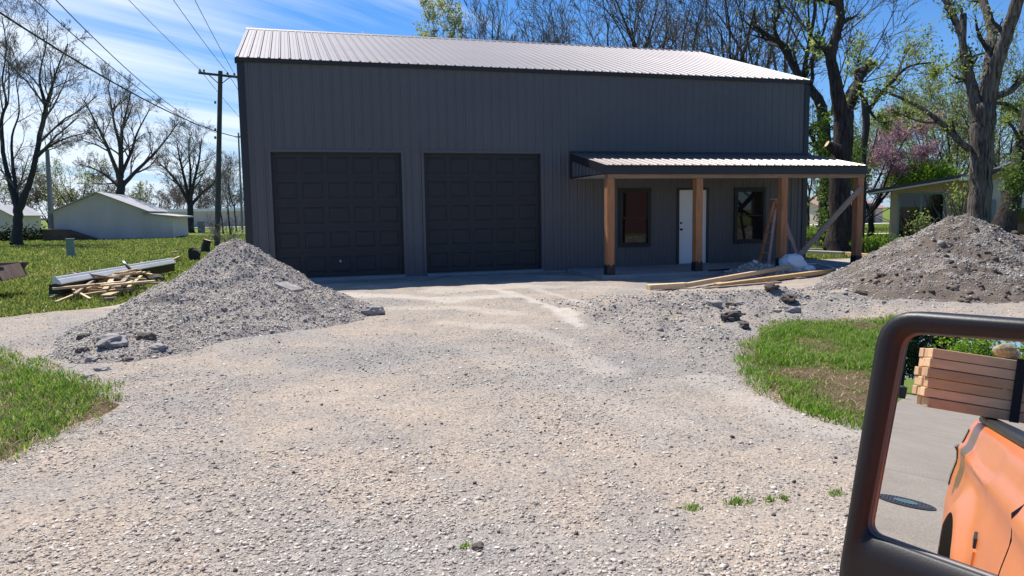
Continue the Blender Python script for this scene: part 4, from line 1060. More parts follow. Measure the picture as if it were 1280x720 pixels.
for i, (q, k) in enumerate(zip(e, (0, 2, 3))):
    wire(ins[k], q+(q-ins[k])*.25, .013, ('thin power wire from the left tip of the crossarm to the upper left', 'thin power wire from the middle insulator to the upper left', 'thin power wire from the right tip of the crossarm to the upper left')[i], .1)
    f = q-ins[k]; f[2] = 0; f /= np.linalg.norm(f)
    wire(ins[k], ins[k]-f*45+np.array([0, 0, -.6]), .014, ('power wire running on behind the pole, left one', 'power wire running on behind the pole, middle one', 'power wire running on behind the pole, right one')[i], .5)
q = dp(268, 163, ZP)
for a, b, r, lab in (((300, 172), (-6, 12), .035, 'thick black cable slanting down from the upper left across the bare trees'), ((271, 166), (38, -5), .016, 'upper left one of two thin wires above the thick cable'), ((271, 164), (65, -5), .016, 'rightmost one of two thin wires above the thick cable')):
    pa = dp(*a, ZP+(6 if a[0] > 280 else 0)); pb2 = level(b[0], b[1], max(pa[2], 7.0)+.3); wire(pa, pb2, r, lab, .55)

# ------------------------------------------------------------------ house and shed on the right
hc0 = np.array([28.9, 10.9]); hdx = np.array([.735, -.678]); hdy = np.array([.678, .735])       # the house stands at an angle to the lot
class HB(MB):
    def build(s, *a, **k):
        s.v = [(hc0[0]+x*hdx[0]+y*hdy[0], hc0[1]+x*hdx[1]+y*hdy[1], z) for x, y, z in s.v]; return MB.build(s, *a, **k)
def hp_(px, py, y=0.0):
    d = ray(px, py); w = np.append(hc0+hdy*y, 0)-CAM; nn = np.append(hdy, 0); p = CAM+d*((w@nn)/(d@nn)); q = p[:2]-hc0
    return np.array([q@hdx, y, p[2]])
hc = hp_(1113, 300); he = hp_(1084, 241.5); hr = hp_(1207, 221.5)
hs = thing('tan_house', (hc0[0]+2, hc0[1]-1, -.28), 'low tan house with a glass patio door behind the right pile', 'house')
sl = (hr[2]-he[2])/(hr[0]-he[0]); xr_ = hp_(1300, 250)[0]
zr = lambda x: he[2]+sl*(x-he[0])
d0 = hp_(1123, 244); d1 = hp_(1182, 240.5); dz = d1[2]
mb = HB()
mb.prism([(hc[0], -.4), (d0[0], -.4), (d0[0], zr(d0[0])-.05), (hc[0], zr(hc[0])-.05)], 'y', 0, 7)
mb.prism([(d0[0], dz), (d1[0], dz), (d1[0], zr(d1[0])-.05), (d0[0], zr(d0[0])-.05)], 'y', .002, 7)
mb.prism([(d1[0], -.4), (xr_, -.4), (xr_, zr(xr_)-.05), (d1[0], zr(d1[0])-.05)], 'y', 0, 7)
mb.box(d0[0], d1[0], .4, .5, -.4, dz)
mb.build('wall', M['tan'], hs)
mb = HB(); mb.prism([(he[0], he[2]), (xr_+.3, zr(xr_+.3)), (xr_+.3, zr(xr_+.3)+.16), (he[0], he[2]+.13)], 'y', -.7, 7.5); rf = mb.build('roof', M['darkroof'], hs)
mb = HB(); mb.prism([(he[0]+.05, he[2]-.07), (xr_, zr(xr_)-.09), (xr_, zr(xr_)-.003), (he[0]+.05, he[2]-.003)], 'y', -.72, -.66); mb.build('rake_board', M['clap'], rf)
mb = HB(); mb.box(d0[0], d0[0]+.08, -.03, .2, -.2, dz); mb.box(d1[0]-.08, d1[0], -.03, .2, -.2, dz); mb.box(d0[0]+.08, d1[0]-.08, -.03, .2, dz-.08, dz); xm = (d0[0]+d1[0])/2; mb.box(xm-.05, xm+.05, -.02, .15, -.2, dz-.08)
pd_ = mb.build('patio_door', M['greenbox'], hs)
for a, b, y in ((d0[0]+.08, xm-.05, .05), (xm+.05, d1[0]-.08, .09)):
    mb = HB(); mb.box(a, b, y, y+.02, -.2, dz-.08); mb.build('door_pane', M['glass'], pd_)
mb = HB(); q = hp_(1203, 223, -.75); mb.box(q[0]-.05, q[0]+.45, -.87, -.73, q[2]-.1, q[2]+.08); mb.build('gutter_end', M['whitepaint'], hs)
YW = -.4; wa = hp_(1231, 226, YW)
wg = thing('clapboard_house', (hc0[0]+wa[0]*hdx[0], hc0[1]+wa[0]*hdx[1], -.28), 'off white clapboard house wing at the right edge behind the leaning trunk', 'house')
x2 = wa[0]+9; za = hp_(1231, 222, YW)[2]; q7 = hp_(1266, 207, YW); s2 = (q7[2]-za)/(q7[0]-wa[0]); zt2 = lambda x: za+s2*(x-wa[0])
mb = HB(); hh = .17
for i in range(40):
    a = -.28+i*hh
    if a > zt2(x2)-.1: break
    xa = wa[0] if a+hh < zt2(wa[0])-.2 else min(x2-.3, wa[0]+max(0, (a+hh+.2-za)/s2))
    mb.add([(xa, YW-.02, a), (x2, YW-.02, a), (x2, YW, a+hh), (xa, YW, a+hh), (xa, YW, a), (x2, YW, a)], [(0, 1, 2, 3), (0, 4, 5, 1)])
mb.prism([(wa[0], -.4), (x2, -.4), (x2, zt2(x2)-.03), (wa[0], za-.03)], 'y', YW+.003, -.02)
mb.build('wall', M['clap'], wg)
mb = HB(); mb.prism([(wa[0]-.3, zt2(wa[0]-.3)), (x2, zt2(x2)), (x2, zt2(x2)+.2), (wa[0]-.3, zt2(wa[0]-.3)+.16)], 'y', YW-.6, 6); mb.build('roof', M['darkroof'], wg)
mb = HB(); mb.prism([(wa[0]-.02, za-.3), (x2, zt2(x2)-.3), (x2, zt2(x2)-.003), (wa[0]-.02, za-.003)], 'y', YW-.06, YW-.03); mb.build('fascia', M['tan'], wg)
q = hp_(1269, 280, YW-.05); mb = HB(); mb.box(q[0], q[0]+1.6, YW-.06, YW-.021, q[2]-.7, q[2]+.7); w_ = mb.build('window', M['black'], wg)
mb = HB(); mb.box(q[0]+.08, q[0]+1.52, YW-.075, YW-.062, q[2]-.62, q[2]+.62); mb.build('window_pane', M['glass'], w_)
q = hp_(1238, 262, YW-.05); mb = HB(); mb.box(q[0]-.2, q[0]+.2, YW-.2, YW-.022, q[2]-.45, q[2]+.45); mb.build('meter_box', M['concrete'], wg)
# far shed
ZS = 78.0; a = dp(1062, 283, ZS); b = dp(1114, 283, ZS)
sh, _ = gable_house('pale_shed', a[0]-3, b[0], a[1], a[1]+8, -.4, dp(1090, 260, ZS)[2], dp(1080, 246, ZS)[2], 'pale shed with a reddish roof far beyond the porch', wall='whitesiding', roof='shedroof', axis='x', cat='shed')
mb = MB(); q = dp(1094, 272, ZS-.3); mb.box(q[0]-.8, q[0]+.8, a[1]-.06, a[1]-.01, -.3, 1.8); mb.build('shed_door', M['polegrey'], sh)

# ------------------------------------------------------------------ trees
def nrm(v): return v/(np.linalg.norm(v, axis=-1, keepdims=True)+1e-12)
class Limbs:
    def __init__(s): s.groups = []
    def add(s, P, Rr, n): s.groups.append((P, Rr, n))
    def mesh(s):
        V = []; Fs = []; o = 0
        for P, Rr, n in s.groups:
            B, m, _ = P.shape
            T = np.empty_like(P); T[:, 1:-1] = P[:, 2:]-P[:, :-2]; T[:, 0] = P[:, 1]-P[:, 0]; T[:, -1] = P[:, -1]-P[:, -2]; T = nrm(T)
            ref = nrm(np.cross(P[:, -1]-P[:, 0], np.array([.37, .91, .17])))[:, None]
            a = nrm(ref-T*(ref*T).sum(-1, keepdims=True)); b = np.cross(T, a)
            an = np.arange(n)*2*np.pi/n
            ring = P[:, :, None]+(a[:, :, None]*np.cos(an)[None, None, :, None]+b[:, :, None]*np.sin(an)[None, None, :, None])*Rr[:, :, None, None]
            V.append(ring.reshape(-1, 3))
            I = o+np.arange(B*m*n).reshape(B, m, n); J = np.roll(I, -1, 2)
            Fs.append(np.stack([I[:, :-1], J[:, :-1], J[:, 1:], I[:, 1:]], -1).reshape(-1, 4)); o += B*m*n
            if n >= 6: Fs.append(I[:, -1][:, :, None].reshape(B, n))
        return np.concatenate(V), Fs

def spawn(rg, P, Rr, L, kids, tmin, ang, ratio, rk, rmin, upk):
    """children of branches P (B,m,3)"""
    B, m, _ = P.shape
    k = kids
    t = tmin+(1-tmin)*rg.random((B, k))**.85
    f = t*(m-1); i = np.minimum(f.astype(int), m-2); fr = (f-i)[..., None]
    bi = np.arange(B)[:, None]
    p = P[bi, i]*(1-fr)+P[bi, i+1]*fr
    tan = nrm(P[bi, i+1]-P[bi, i]); r = Rr[bi, i]*(1-fr[..., 0])+Rr[bi, i+1]*fr[..., 0]
    az = rg.normal(size=(B, k, 3)); az = nrm(az-tan*(az*tan).sum(-1, keepdims=True))
    a = np.radians(ang)*(.6+.8*rg.random((B, k)))[..., None]
    d = nrm(tan*np.cos(a)+az*np.sin(a)+np.array([0, 0, upk]))
    l = L[:, None]*ratio*(1.15-.6*t)*(.6+.7*rg.random((B, k)))
    return p.reshape(-1, 3), d.reshape(-1, 3), l.reshape(-1), np.maximum(r*rk, rmin).reshape(-1)

def extend(rg, p, d, l, r, m, wander, up, tip, rmin):
    P = np.empty((len(p), m, 3)); P[:, 0] = p; d = d.copy(); st = (l/(m-1))[:, None]
    for i in range(1, m):
        d = nrm(d+rg.normal(size=d.shape)*wander+np.array([0, 0, up])); P[:, i] = P[:, i-1]+d*st
    t = np.linspace(0, 1, m)[None]
    Rr = np.maximum(r[:, None]*(1-t*(1-tip)), rmin)
    return P, Rr

def leaves(name, pts, per, spread, size, mat, parent, rg, droop=0):
    n = len(pts)*per; c = np.repeat(pts, per, 0)+rg.normal(size=(n, 3))*spread
    a = nrm(rg.normal(size=(n, 3))); b = nrm(np.cross(a, rg.normal(size=(n, 3)))); s = size*(.6+.8*rg.random((n, 1)))
    V = np.stack([c-a*s, c+b*s*.5, c+a*s, c-b*s*.5], 1); 
    return bigmesh(name, V.reshape(-1, 3), np.arange(n*4).reshape(-1, 4), mat, parent)

def finish(t, trunk, crown, bark, twig, leafpts, leafspec, rg):
    V, Fs = trunk.mesh(); bigmesh('trunk', V, Fs, M[bark], t, True)
    if crown.groups:
        V, Fs = crown.mesh(); bigmesh('crown', V, Fs, M[twig], t, False)
    if leafspec and leafpts is not None and len(leafpts):
        per, spread, size, mat = leafspec[:4]
        leaves('blossom' if mat == 'redbud' else 'foliage', leafpts, per, spread, size, M[mat], t, rg)

def ramify(rg, Lb, P, Rr, L, spec, rmin, crown):
    """spec: list of (kids, tmin, angle, ratio, points, wander, up)"""
    pts = None
    for j, (kids, tmin, ang, ratio, m, wan, up) in enumerate(spec):
        p, d, l, r = spawn(rg, P, Rr, L, kids, tmin, ang, ratio, .55, rmin, up*1.5)
        P, Rr = extend(rg, p, d, l, r, m, wan, up, .3, rmin); L = l
        crown.add(P, Rr, 5 if r.mean() > .04 else (4 if r.mean() > .022 else 3))
        pts = P
    return pts

BARE = [(6, .22, 36, .62, 7, .11, .05), (5, .12, 36, .62, 5, .11, .03), (5, .1, 36, .62, 4, .11, .02), (2, .1, 38, .6, 3, .1, .01)]
def wildtree(name, base_p, height, label, group, seed, r0=.28, bark='bark', twig='twig', forks=4, spread=28, trunkfrac=.3, spec=BARE, rmin=.0075, leafspec=None, cat='tree', up=.06, lim=.75):
    rg = np.random.default_rng(seed); base_p = np.array(base_p, float)
    t = thing(name, base_p, label, cat, group)
    tr = Limbs(); cr = Limbs(); th = height*trunkfrac
    P, Rr = extend(rg, base_p[None]-np.array([[0, 0, .2]]), np.array([[0, 0, 1.]]), np.array([th+.2]), np.array([r0]), 8, .05, .05, .75, .02)
    Rr[:, 0] *= 1.45; Rr[:, 1] *= 1.08; tr.add(P, Rr, 10)
    top = P[:, -1]
    az = rg.random()*6.28+np.arange(forks)*2*np.pi/forks+rg.normal(size=forks)*.3
    a = np.radians(spread)*(.35+rg.random(forks)); a[0] *= .3
    d = np.stack([np.sin(a)*np.cos(az), np.sin(a)*np.sin(az), np.cos(a)], -1)
    l = height*(1-trunkfrac)*(.6+.35*rg.random(forks))*lim/.75
    start = P[0, -1-np.minimum(rg.integers(0, 3, forks), 2)]
    P1, R1 = extend(rg, start, d, l, np.full(forks, r0*.62)*(.7+.4*rg.random(forks)), 12, .09, up, .16, rmin)
    tr.add(P1, R1, 7)
    pts = ramify(rg, None, P1, R1, l, spec, rmin, cr)
    lp = None
    if leafspec: lp = pts[:, 1:].reshape(-1, 3); k = rg.random(len(lp)) < leafspec[4]; lp = lp[k]
    finish(t, tr, cr, bark, twig, lp, leafspec, rg); return t

def guidedtree(name, base_p, Z, limbs, label, group, seed, bark='bark', twig='twig', spec=BARE, rmin=.0075, leafspec=None, trunks=1, depth=.5, lenk=1.0, cat='tree', spawn_from=1, sides=9):
    """main limbs measured once (pixel x, y, pixel radius) and set at depth Z with their own forward and back lean"""
    rg = np.random.default_rng(seed); t = thing(name, base_p, label, cat, group)
    tr = Limbs(); cr = Limbs(); leafp = []
    for i, lb in enumerate(limbs):
        lb = np.array(lb, float); q = np.linspace(0, len(lb)-1, 4*(len(lb)-1)+1); ii = np.minimum(q.astype(int), len(lb)-2); fr = (q-ii)[:, None]
        c0 = lb[np.maximum(ii-1, 0)]; c1 = lb[ii]; c2 = lb[ii+1]; c3 = lb[np.minimum(ii+2, len(lb)-1)]
        lb2 = .5*(2*c1+(c2-c0)*fr+(2*c0-5*c1+4*c2-c3)*fr**2+(3*c1-c0-3*c2+c3)*fr**3)
        lean = 0 if i < trunks else rg.normal()*depth
        s = np.linspace(0, 1, len(lb2))
        P = np.stack([dp(a, b, Z+lean*k*Z*.06) for (a, b, _), k in zip(lb2, s)])
        Rr = lb2[:, 2]/CF*Z
        P = P+rg.normal(size=P.shape)*Rr[:, None]*.07
        tr.add(P[None], np.maximum(Rr, rmin)[None], sides)
        if i >= spawn_from or trunks == 0:
            L = np.linalg.norm(np.diff(P, axis=0), axis=1).sum()
            pts = ramify(rg, None, P[None], Rr[None], np.array([L*lenk]), spec, rmin, cr)
            leafp.append(pts[:, 1:].reshape(-1, 3))
    lp = None
    if leafspec: lp = np.concatenate(leafp); lp = lp[rg.random(len(lp)) < leafspec[4]]
    finish(t, tr, cr, bark, twig, lp, leafspec, rg); return t

G2 = [(10, .14, 38, .44, 7, .11, .05), (7, .1, 36, .58, 5, .11, .03), (6, .1, 36, .6, 4, .11, .02), (3, .1, 38, .6, 3, .1, .01)]
p = gp(20, 307); Zt = float((p-CAM)@_F)
guidedtree('bare_tree', p, Zt, [
  [(20, 309, 8.5), (21.5, 298, 6.3), (22.5, 275, 5.4), (23.5, 256, 5.6)],
  [(24, 262, 4.6), (37, 228, 3.6), (43, 205, 3.2), (50, 170, 2.9), (57, 138, 2.6), (56, 128, 2.3), (50, 105, 1.5), (51, 85, 1), (58, 55, .6), (60, 25, .4)],
  [(23, 262, 4.2), (15, 238, 3.3), (9, 215, 2.8), (4, 190, 2.5), (2, 150, 2.0), (8, 128, 1.4), (3, 100, 1.1), (8, 60, .7), (2, 20, .5)],
  [(23, 258, 2.8), (20, 238, 2.3), (16, 205, 1.9), (15, 170, 1.3), (24, 140, .9), (20, 100, .6)],
  [(57, 132, 1.8), (66, 105, 1.3), (72, 85, .9), (85, 55, .5)], [(43, 200, 1.6), (62, 183, 1.3), (85, 172, .9), (112, 165, .5)], [(52, 112, 1.2), (38, 95, .8), (24, 85, .5), (15, 60, .4)]],
  'largest bare tree at the left edge with a forked dark trunk', None, 101, spec=G2, lenk=.9)
Zt = 74.0; p = dp(152, 296, Zt)
guidedtree('bare_tree', p, Zt, [
  [(153, 298, 7), (152, 270, 5.4), (151, 248, 5.2), (151, 225, 4.6)],
  [(151, 228, 3), (141, 200, 2.2), (128, 170, 1.6), (117, 148, 1.1), (105, 125, .5)], [(151, 226, 2.8), (150, 185, 2.1), (143, 155, 1.5), (138, 125, .9), (135, 105, .4)],
  [(152, 222, 2.6), (152, 170, 1.9), (156, 148, 1.3), (164, 115, .5)], [(153, 232, 3), (170, 214, 2.2), (190, 195, 1.7), (206, 176, 1.1), (224, 152, .5)], [(152, 218, 2.4), (164, 190, 1.7), (172, 165, 1.1), (188, 135, .5)],
  [(151, 236, 2.4), (136, 222, 1.5), (120, 212, 1), (100, 205, .5)]],
  'wide spreading bare tree rising behind the white outbuilding', None, 102, spec=G2, lenk=.9)
Zt = 84.0; p = dp(239, 292, Zt)
guidedtree('bare_tree', p, Zt, [
  [(239, 293, 5.5), (238, 280, 3.9), (238, 265, 3.7), (237, 252, 3.4)],
  [(237, 256, 2.3), (226, 235, 1.8), (213, 217, 1.3), (198, 203, .6)], [(237, 254, 2.3), (231, 225, 1.7), (225, 200, 1.1), (221, 178, .5)], [(238, 250, 2.3), (243, 225, 1.7), (249, 198, 1.1), (252, 172, .5)],
  [(239, 256, 2.2), (256, 238, 1.7), (268, 228, 1.2), (284, 210, .5)], [(237, 248, 2), (238, 215, 1.4), (236, 185, .8), (240, 165, .4)]],
  'round topped dark bare tree just left of the utility pole', None, 103, spec=G2, lenk=1.0)
for i, (px, Z, h, lab) in enumerate(((288, 70, 7.5, 'thin bare sapling nearest the left corner of the metal building'), (279, 76, 6.5, 'thin bare sapling right behind the utility pole'), (296, 88, 9, 'tallest bare sapling behind the left corner of the metal building'))):
    p = dp(px, 290, Z); wildtree('sapling', (p[0], p[1], -.28), h, lab, None, 120+i, .09, forks=3, spread=18, trunkfrac=.35, spec=BARE[:3], rmin=.0075)
for i, (px, Z, lab) in enumerate(((286, 40, 'pale leafless brush left of the metal building behind the gravel pile'), (268, 55, 'pale leafless brush around the foot of the utility pole'))):
    p = dp(px, 300, Z); wildtree('brush', (p[0], p[1], -.28), 1.9, lab, None, 130+i, .03, twig='twigpale', bark='twigpale', forks=7, spread=50, trunkfrac=.08, spec=[(5, .1, 45, .6, 5, .2, .05), (5, .1, 45, .6, 4, .2, .03)], rmin=.009, cat='shrub')
LEAF = lambda per, sp, s, m, keep: (per, sp, s, m, keep)
p = dp(100, 290, 92); wildtree('budding_tree', (p[0], p[1], -.28), 9.5, 'green budding tree behind the ridge of the white outbuilding', None, 140, .2, forks=5, spread=55, trunkfrac=.22, spec=BARE[:3], rmin=.014, leafspec=LEAF(1, .25, .13, 'paleleaf', .55))
# the far wood: separate trees in a row
q = [(-14, 115, 12, 0), (30, 122, 9, 1), (62, 118, 9.5, 1), (92, 130, 8, 0), (120, 125, 9, 1), (178, 135, 8.5, 0), (205, 140, 9.5, 2), (228, 150, 9, 2), (252, 145, 10, 2), (276, 150, 9.5, 2), (300, 140, 10, 2), (322, 150, 9, 2)]
for i, (px, Z, h, kd) in enumerate(q):
    p = dp(px, 285, Z)
    where = ['far tree at the extreme left edge behind the cottage', 'far brownish tree between the cottage and the leaning grey pole', 'far brownish tree just right of the leaning grey pole', 'far tree behind the left slope of the white outbuilding', 'far budding tree behind the ridge of the white outbuilding', 'far tree right of the wide spreading bare tree',
             'far brown tree above the lean-to of the white outbuilding', 'far brown tree behind the round topped dark tree', 'far brown tree between the round topped tree and the utility pole', 'far brown tree right behind the utility pole', 'far brown tree above the thin saplings', 'far brown tree hidden mostly by the metal building'][i]
    wildtree('distant_tree', (p[0], p[1], -.28), h, where, 'far trees on the left', 150+i, .2, forks=5, spread=50, trunkfrac=.12, spec=[(7, .15, 42, .6, 5, .16, .06), (6, .1, 42, .58, 4, .16, .03), (5, .1, 45, .55, 3, .15, .02)], rmin=.022, twig='twig', leafspec=LEAF(1, .2, .15, 'paleleaf' if kd == 0 else 'brownleaf', .6 if kd < 2 else .35))
for i, (px, Z, lab) in enumerate(((28, 62, 'dark low bush right of the largest left tree'), (50, 63, 'dark low bush left of the leaning grey pole'), (8, 61, 'dark low bush left of the largest left tree'))):
    p = dp(px, 298, Z); rg = np.random.default_rng(170+i); t = thing('low_bush', (p[0], p[1], -.28), lab, 'bush')
    c = np.stack([p[0]+rg.normal(0, .8, 900), p[1]+rg.normal(0, .4, 900), -.2+abs(rg.normal(0, .4, 900))], -1); leaves('foliage', c, 2, .06, .1, M['everleaf'], t, rg)
    tr = Limbs(); P, Rr = extend(rg, np.repeat(np.array([[p[0], p[1], -.3]]), 6, 0), nrm(rg.normal(size=(6, 3))*.6+np.array([0, 0, 1])), np.full(6, .7), np.full(6, .03), 4, .2, 0, .4, .01); tr.add(P, Rr, 5); V, Fs = tr.mesh(); bigmesh('stems', V, Fs, M['bark'], t)

# behind the building
bk = [(546, 52, 15.4, 6, 'pale yellow green budding tree above the roof ridge left of the tall bare ones', LEAF(4, .1, .085, 'paleleaf', .95), 12, 'twigpale'),
      (606, 54, 19, 5, 'narrow upright bare tree leftmost of the tall ones above the roof ridge', None, 16, 'twig'), (655, 57, 19.5, 5, 'narrow upright bare tree second of the tall ones above the roof ridge', None, 16, 'twig'),
      (700, 56, 17, 5, 'leaning bare tree third of the tall ones above the roof ridge', None, 28, 'twig'),
      (762, 50, 16, 6, 'broad bare tree above the middle of the roof ridge', None, 52, 'twig'), (838, 47, 16.5, 5, 'broad dark bare tree above the right end of the roof ridge', None, 54, 'twig'),
      (905, 44, 17.5, 5, 'broad dark bare tree above the right gable slope', None, 54, 'twig'), (958, 46, 16.5, 5, 'bare tree directly left of the big dark limb at the building corner', None, 48, 'twig')]
for i, (px, Z, h, fk, lab, lf, sp, tw) in enumerate(bk):
    p = dp(px, 280, Z)
    wildtree('tall_tree', (p[0], p[1], -.28), h, lab, 'trees behind the metal building', 200+i, .42 if sp > 30 else .2, forks=fk, spread=sp, trunkfrac=.22 if sp > 30 else .2, twig=tw, rmin=.013, leafspec=lf, up=.05, spec=BARE if sp > 20 else [(9, .1, 30, .4, 6, .12, .14), (6, .1, 34, .5, 5, .14, .1), (5, .1, 38, .55, 4, .14, .05)], lim=.8)

# right hand group
p = gp(1047, 317); Zt = float((p-CAM)@_F)
IV = [(8, .1, 50, .34, 5, .2, .06), (5, .1, 48, .5, 4, .2, .0), (4, .1, 48, .6, 3, .2, 0)]
guidedtree('big_cut_tree', p, Zt, [
  [(1048, 322, 19), (1048, 308, 15.5), (1050, 270, 13.5), (1051, 220, 12.5), (1053, 180, 12), (1054, 140, 12)],
  [(1051, 150, 9), (1048, 122, 8.5), (1042, 92, 7), (1039, 74, 6.4), (1043, 52, 5.8), (1050, 28, 5.4), (1049, 0, 5), (1045, -30, 4), (1050, -70, 2.5)],
  [(1056, 146, 8), (1066, 120, 6.5), (1075, 98, 5.6), (1086, 78, 5.2)],
  [(1046, 6, 3.2), (1028, 0, 2.4), (1008, -4, 1.8), (985, -12, 1)], [(1040, 76, 2.2), (1028, 62, 1.4), (1012, 40, .7)]],
  'big dark tree with a cut limb behind the right corner of the building', None, 301, bark='furrowdark', twig='bark', spec=IV, leafspec=LEAF(2, .12, .085, 'springleaf', .3), lenk=.55, trunks=1, depth=.8, sides=12)
bt = bpy.data.objects['big_cut_tree']; mb = MB(); q0 = dp(1047, 188, Zt-.3); q1 = dp(1034, 180, Zt-.35); mb.tube([q0, q1], [.22, .13], 10); mb.build('cut_branch', M['furrowdark'], bt)
mb = MB(); dq = (q1-q0)/np.linalg.norm(q1-q0); mb.tube([q1+dq*.003, q1+dq*.015], [.115, .115], 12); mb.build('sawn_end', M['lumber'], bt)
guidedtree('ivy_tree', dp(1030, 312, 31), 31, [
  [(1031, 314, 10), (1031, 260, 8), (1032, 200, 7.5), (1030, 160, 7), (1025, 128, 6.2), (1012, 110, 5.4), (996, 90, 4.6), (977, 56, 3.8), (962, 46, 3), (940, 30, 1.8)],
  [(978, 60, 3), (968, 35, 2), (975, 10, 1.4), (965, -20, .8)], [(1000, 95, 2.2), (992, 60, 1.5), (1004, 30, .9)], [(1012, 110, 2.2), (1005, 80, 1.4), (1020, 55, .8)]],
  'ivy covered dark tree with a limb slanting left over the gable', None, 302, bark='furrowdark', twig='bark', spec=[(9, .1, 45, .45, 5, .2, .06), (6, .1, 45, .5, 4, .18, .03), (5, .1, 48, .55, 3, .18, 0)], leafspec=LEAF(1, .08, .06, 'springleaf', .12), lenk=.5, trunks=0, depth=.7)
rg = np.random.default_rng(77); cc = []
for px0, y0, y1, w, nn in ((1028, 140, 200, 8, 120), (1030, 190, 310, 7, 170), (1044, 170, 230, 12, 60), (1068, 175, 225, 6, 60)):
    for _ in range(nn): cc.append(dp(px0+rg.normal()*w, rg.uniform(y0, y1), 30.2+rg.normal()*.5))
o = thing('ivy', cc[0], 'green ivy climbing the dark trunks behind the porch corner', 'ivy'); leaves('foliage', np.array(cc), 5, .12, .075, M['ivyleaf'], o, rg)
guidedtree('stub_tree', dp(1083, 305, 34), 34, [
  [(1076, 307, 3), (1080, 250, 2.8), (1079, 200, 3.2), (1083, 155, 4.4), (1080, 122, 4.2)],
  [(1084, 140, 3), (1100, 118, 2.4), (1115, 102, 2), (1136, 83, 1.4), (1168, 78, .8)], [(1084, 132, 2.2), (1094, 148, 1.5), (1108, 155, 1)], [(1082, 128, 2.2), (1070, 105, 1.6), (1072, 80, .9), (1080, 50, .5)], [(1120, 96, 1.6), (1135, 62, 1), (1146, 55, .7)]],
  'smaller cut tree with branches reaching right above the redbud', None, 303, spec=IV, leafspec=LEAF(3, .16, .065, 'springleaf', .6), lenk=.95)
p = gp(1222, 318); Zt = 25.5
guidedtree('furrowed_tree', dp(1222, 322, Zt), Zt, [
  [(1221, 330, 20), (1222, 305, 15.5), (1224, 260, 13), (1226, 210, 12.6), (1228, 165, 13.5), (1229, 132, 14)],
  [(1223, 150, 9), (1216, 116, 7), (1209, 86, 5.5), (1204, 60, 4.4), (1204, 18, 3.8)],
  [(1208, 82, 4), (1203, 52, 3.6), (1194, 24, 3.8), (1184, 4, 3.6), (1172, -16, 3.2), (1160, -50, 2.2)],
  [(1229, 140, 9), (1235, 98, 7.5), (1239, 62, 6.4), (1239, 34, 5.6), (1231, 8, 5), (1223, -16, 4.6), (1215, -60, 3)],
  [(1233, 140, 9), (1243, 92, 8), (1255, 50, 7.4), (1268, 14, 7), (1279, -18, 6), (1292, -60, 4)],
  [(1233, 128, 4.5), (1250, 119, 4.4), (1264, 113, 4), (1286, 90, 3.2), (1310, 70, 2)], [(1238, 128, 2.6), (1262, 132, 2), (1290, 152, 1.4)],
  [(1213, 188, 4.6), (1197, 174, 4), (1176, 153, 3.2), (1150, 134, 2.5), (1120, 120, 1.8), (1094, 110, .9)], [(1176, 153, 1.6), (1150, 152, 1.1), (1120, 140, .6)], [(1206, 64, 1.2), (1190, 80, .9), (1168, 92, .5)]],
  'big tree with deeply furrowed brown bark and broken tops behind the right pile', None, 304, bark='furrow', twig='bark', spec=[(7, .2, 50, .3, 5, .2, .05), (5, .1, 48, .5, 4, .2, .0), (4, .1, 48, .6, 3, .2, 0)], leafspec=LEAF(3, .12, .055, 'springleaf', .5), lenk=.7, depth=.7, sides=14)
guidedtree('leaning_tree', dp(1252, 305, 23), 23, [
  [(1246, 312, 17), (1252, 290, 13.5), (1261, 258, 11.5), (1270, 225, 11), (1279, 190, 10.5), (1288, 150, 10), (1300, 100, 9), (1310, 40, 7)],
  [(1280, 190, 3), (1270, 165, 2), (1258, 150, 1.2)], [(1276, 205, 3), (1300, 180, 2), (1330, 170, 1)]],
  'leaning furrowed trunk with ivy at the right edge', None, 305, bark='furrowdark', twig='bark', spec=IV, leafspec=LEAF(2, .1, .05, 'springleaf', .3), lenk=.35, trunks=1, sides=12)
cc = [dp(1272+rg.normal()*6-.12*(k % 60), 225+rg.normal()*14, 22.6+rg.normal()*.2) for k in range(130)]
o = thing('ivy', cc[0], 'dark ivy clump on the leaning trunk at the right edge', 'ivy'); leaves('foliage', np.array(cc), 6, .09, .055, M['ivyleaf'], o, rg)
# redbud, shrub, far trees on the right
p = gp(1089, 291); Zt = 46.0
Zt = 43.0
guidedtree('redbud_tree', dp(1089, 292, Zt), Zt, [
  [(1089, 294, 4.5), (1089, 280, 3.4), (1089, 266, 3.2)], [(1089, 268, 2.4), (1080, 248, 1.9), (1078, 225, 1.5), (1090, 190, 1), (1100, 150, .6)], [(1089, 266, 2.4), (1098, 250, 1.8), (1108, 225, 1.4), (1122, 190, 1), (1140, 160, .5)],
  [(1092, 262, 1.8), (1110, 240, 1.3), (1135, 215, 1), (1158, 195, .5)], [(1080, 245, 1.6), (1062, 225, 1.1), (1045, 200, .6)], [(1090, 240, 1.6), (1108, 200, 1.1), (1112, 165, .6)]],
  'redbud tree in pink blossom behind the end of the porch', None, 306, spec=[(9, .2, 45, .4, 5, .18, .06), (6, .1, 45, .5, 4, .18, .03), (4, .1, 45, .5, 3, .18, 0)], leafspec=LEAF(7, .15, .065, 'redbud', .9), lenk=.95)
p = gp(1015, 300); wildtree('redbud_tree', (p[0]+2, p[1]+10, -.28), 4.6, 'low pink blossoming tree between the building corner and the ivy trunk', None, 307, .08, forks=5, spread=50, trunkfrac=.12, spec=BARE[:3], rmin=.012, leafspec=LEAF(4, .12, .06, 'redbud', .6))
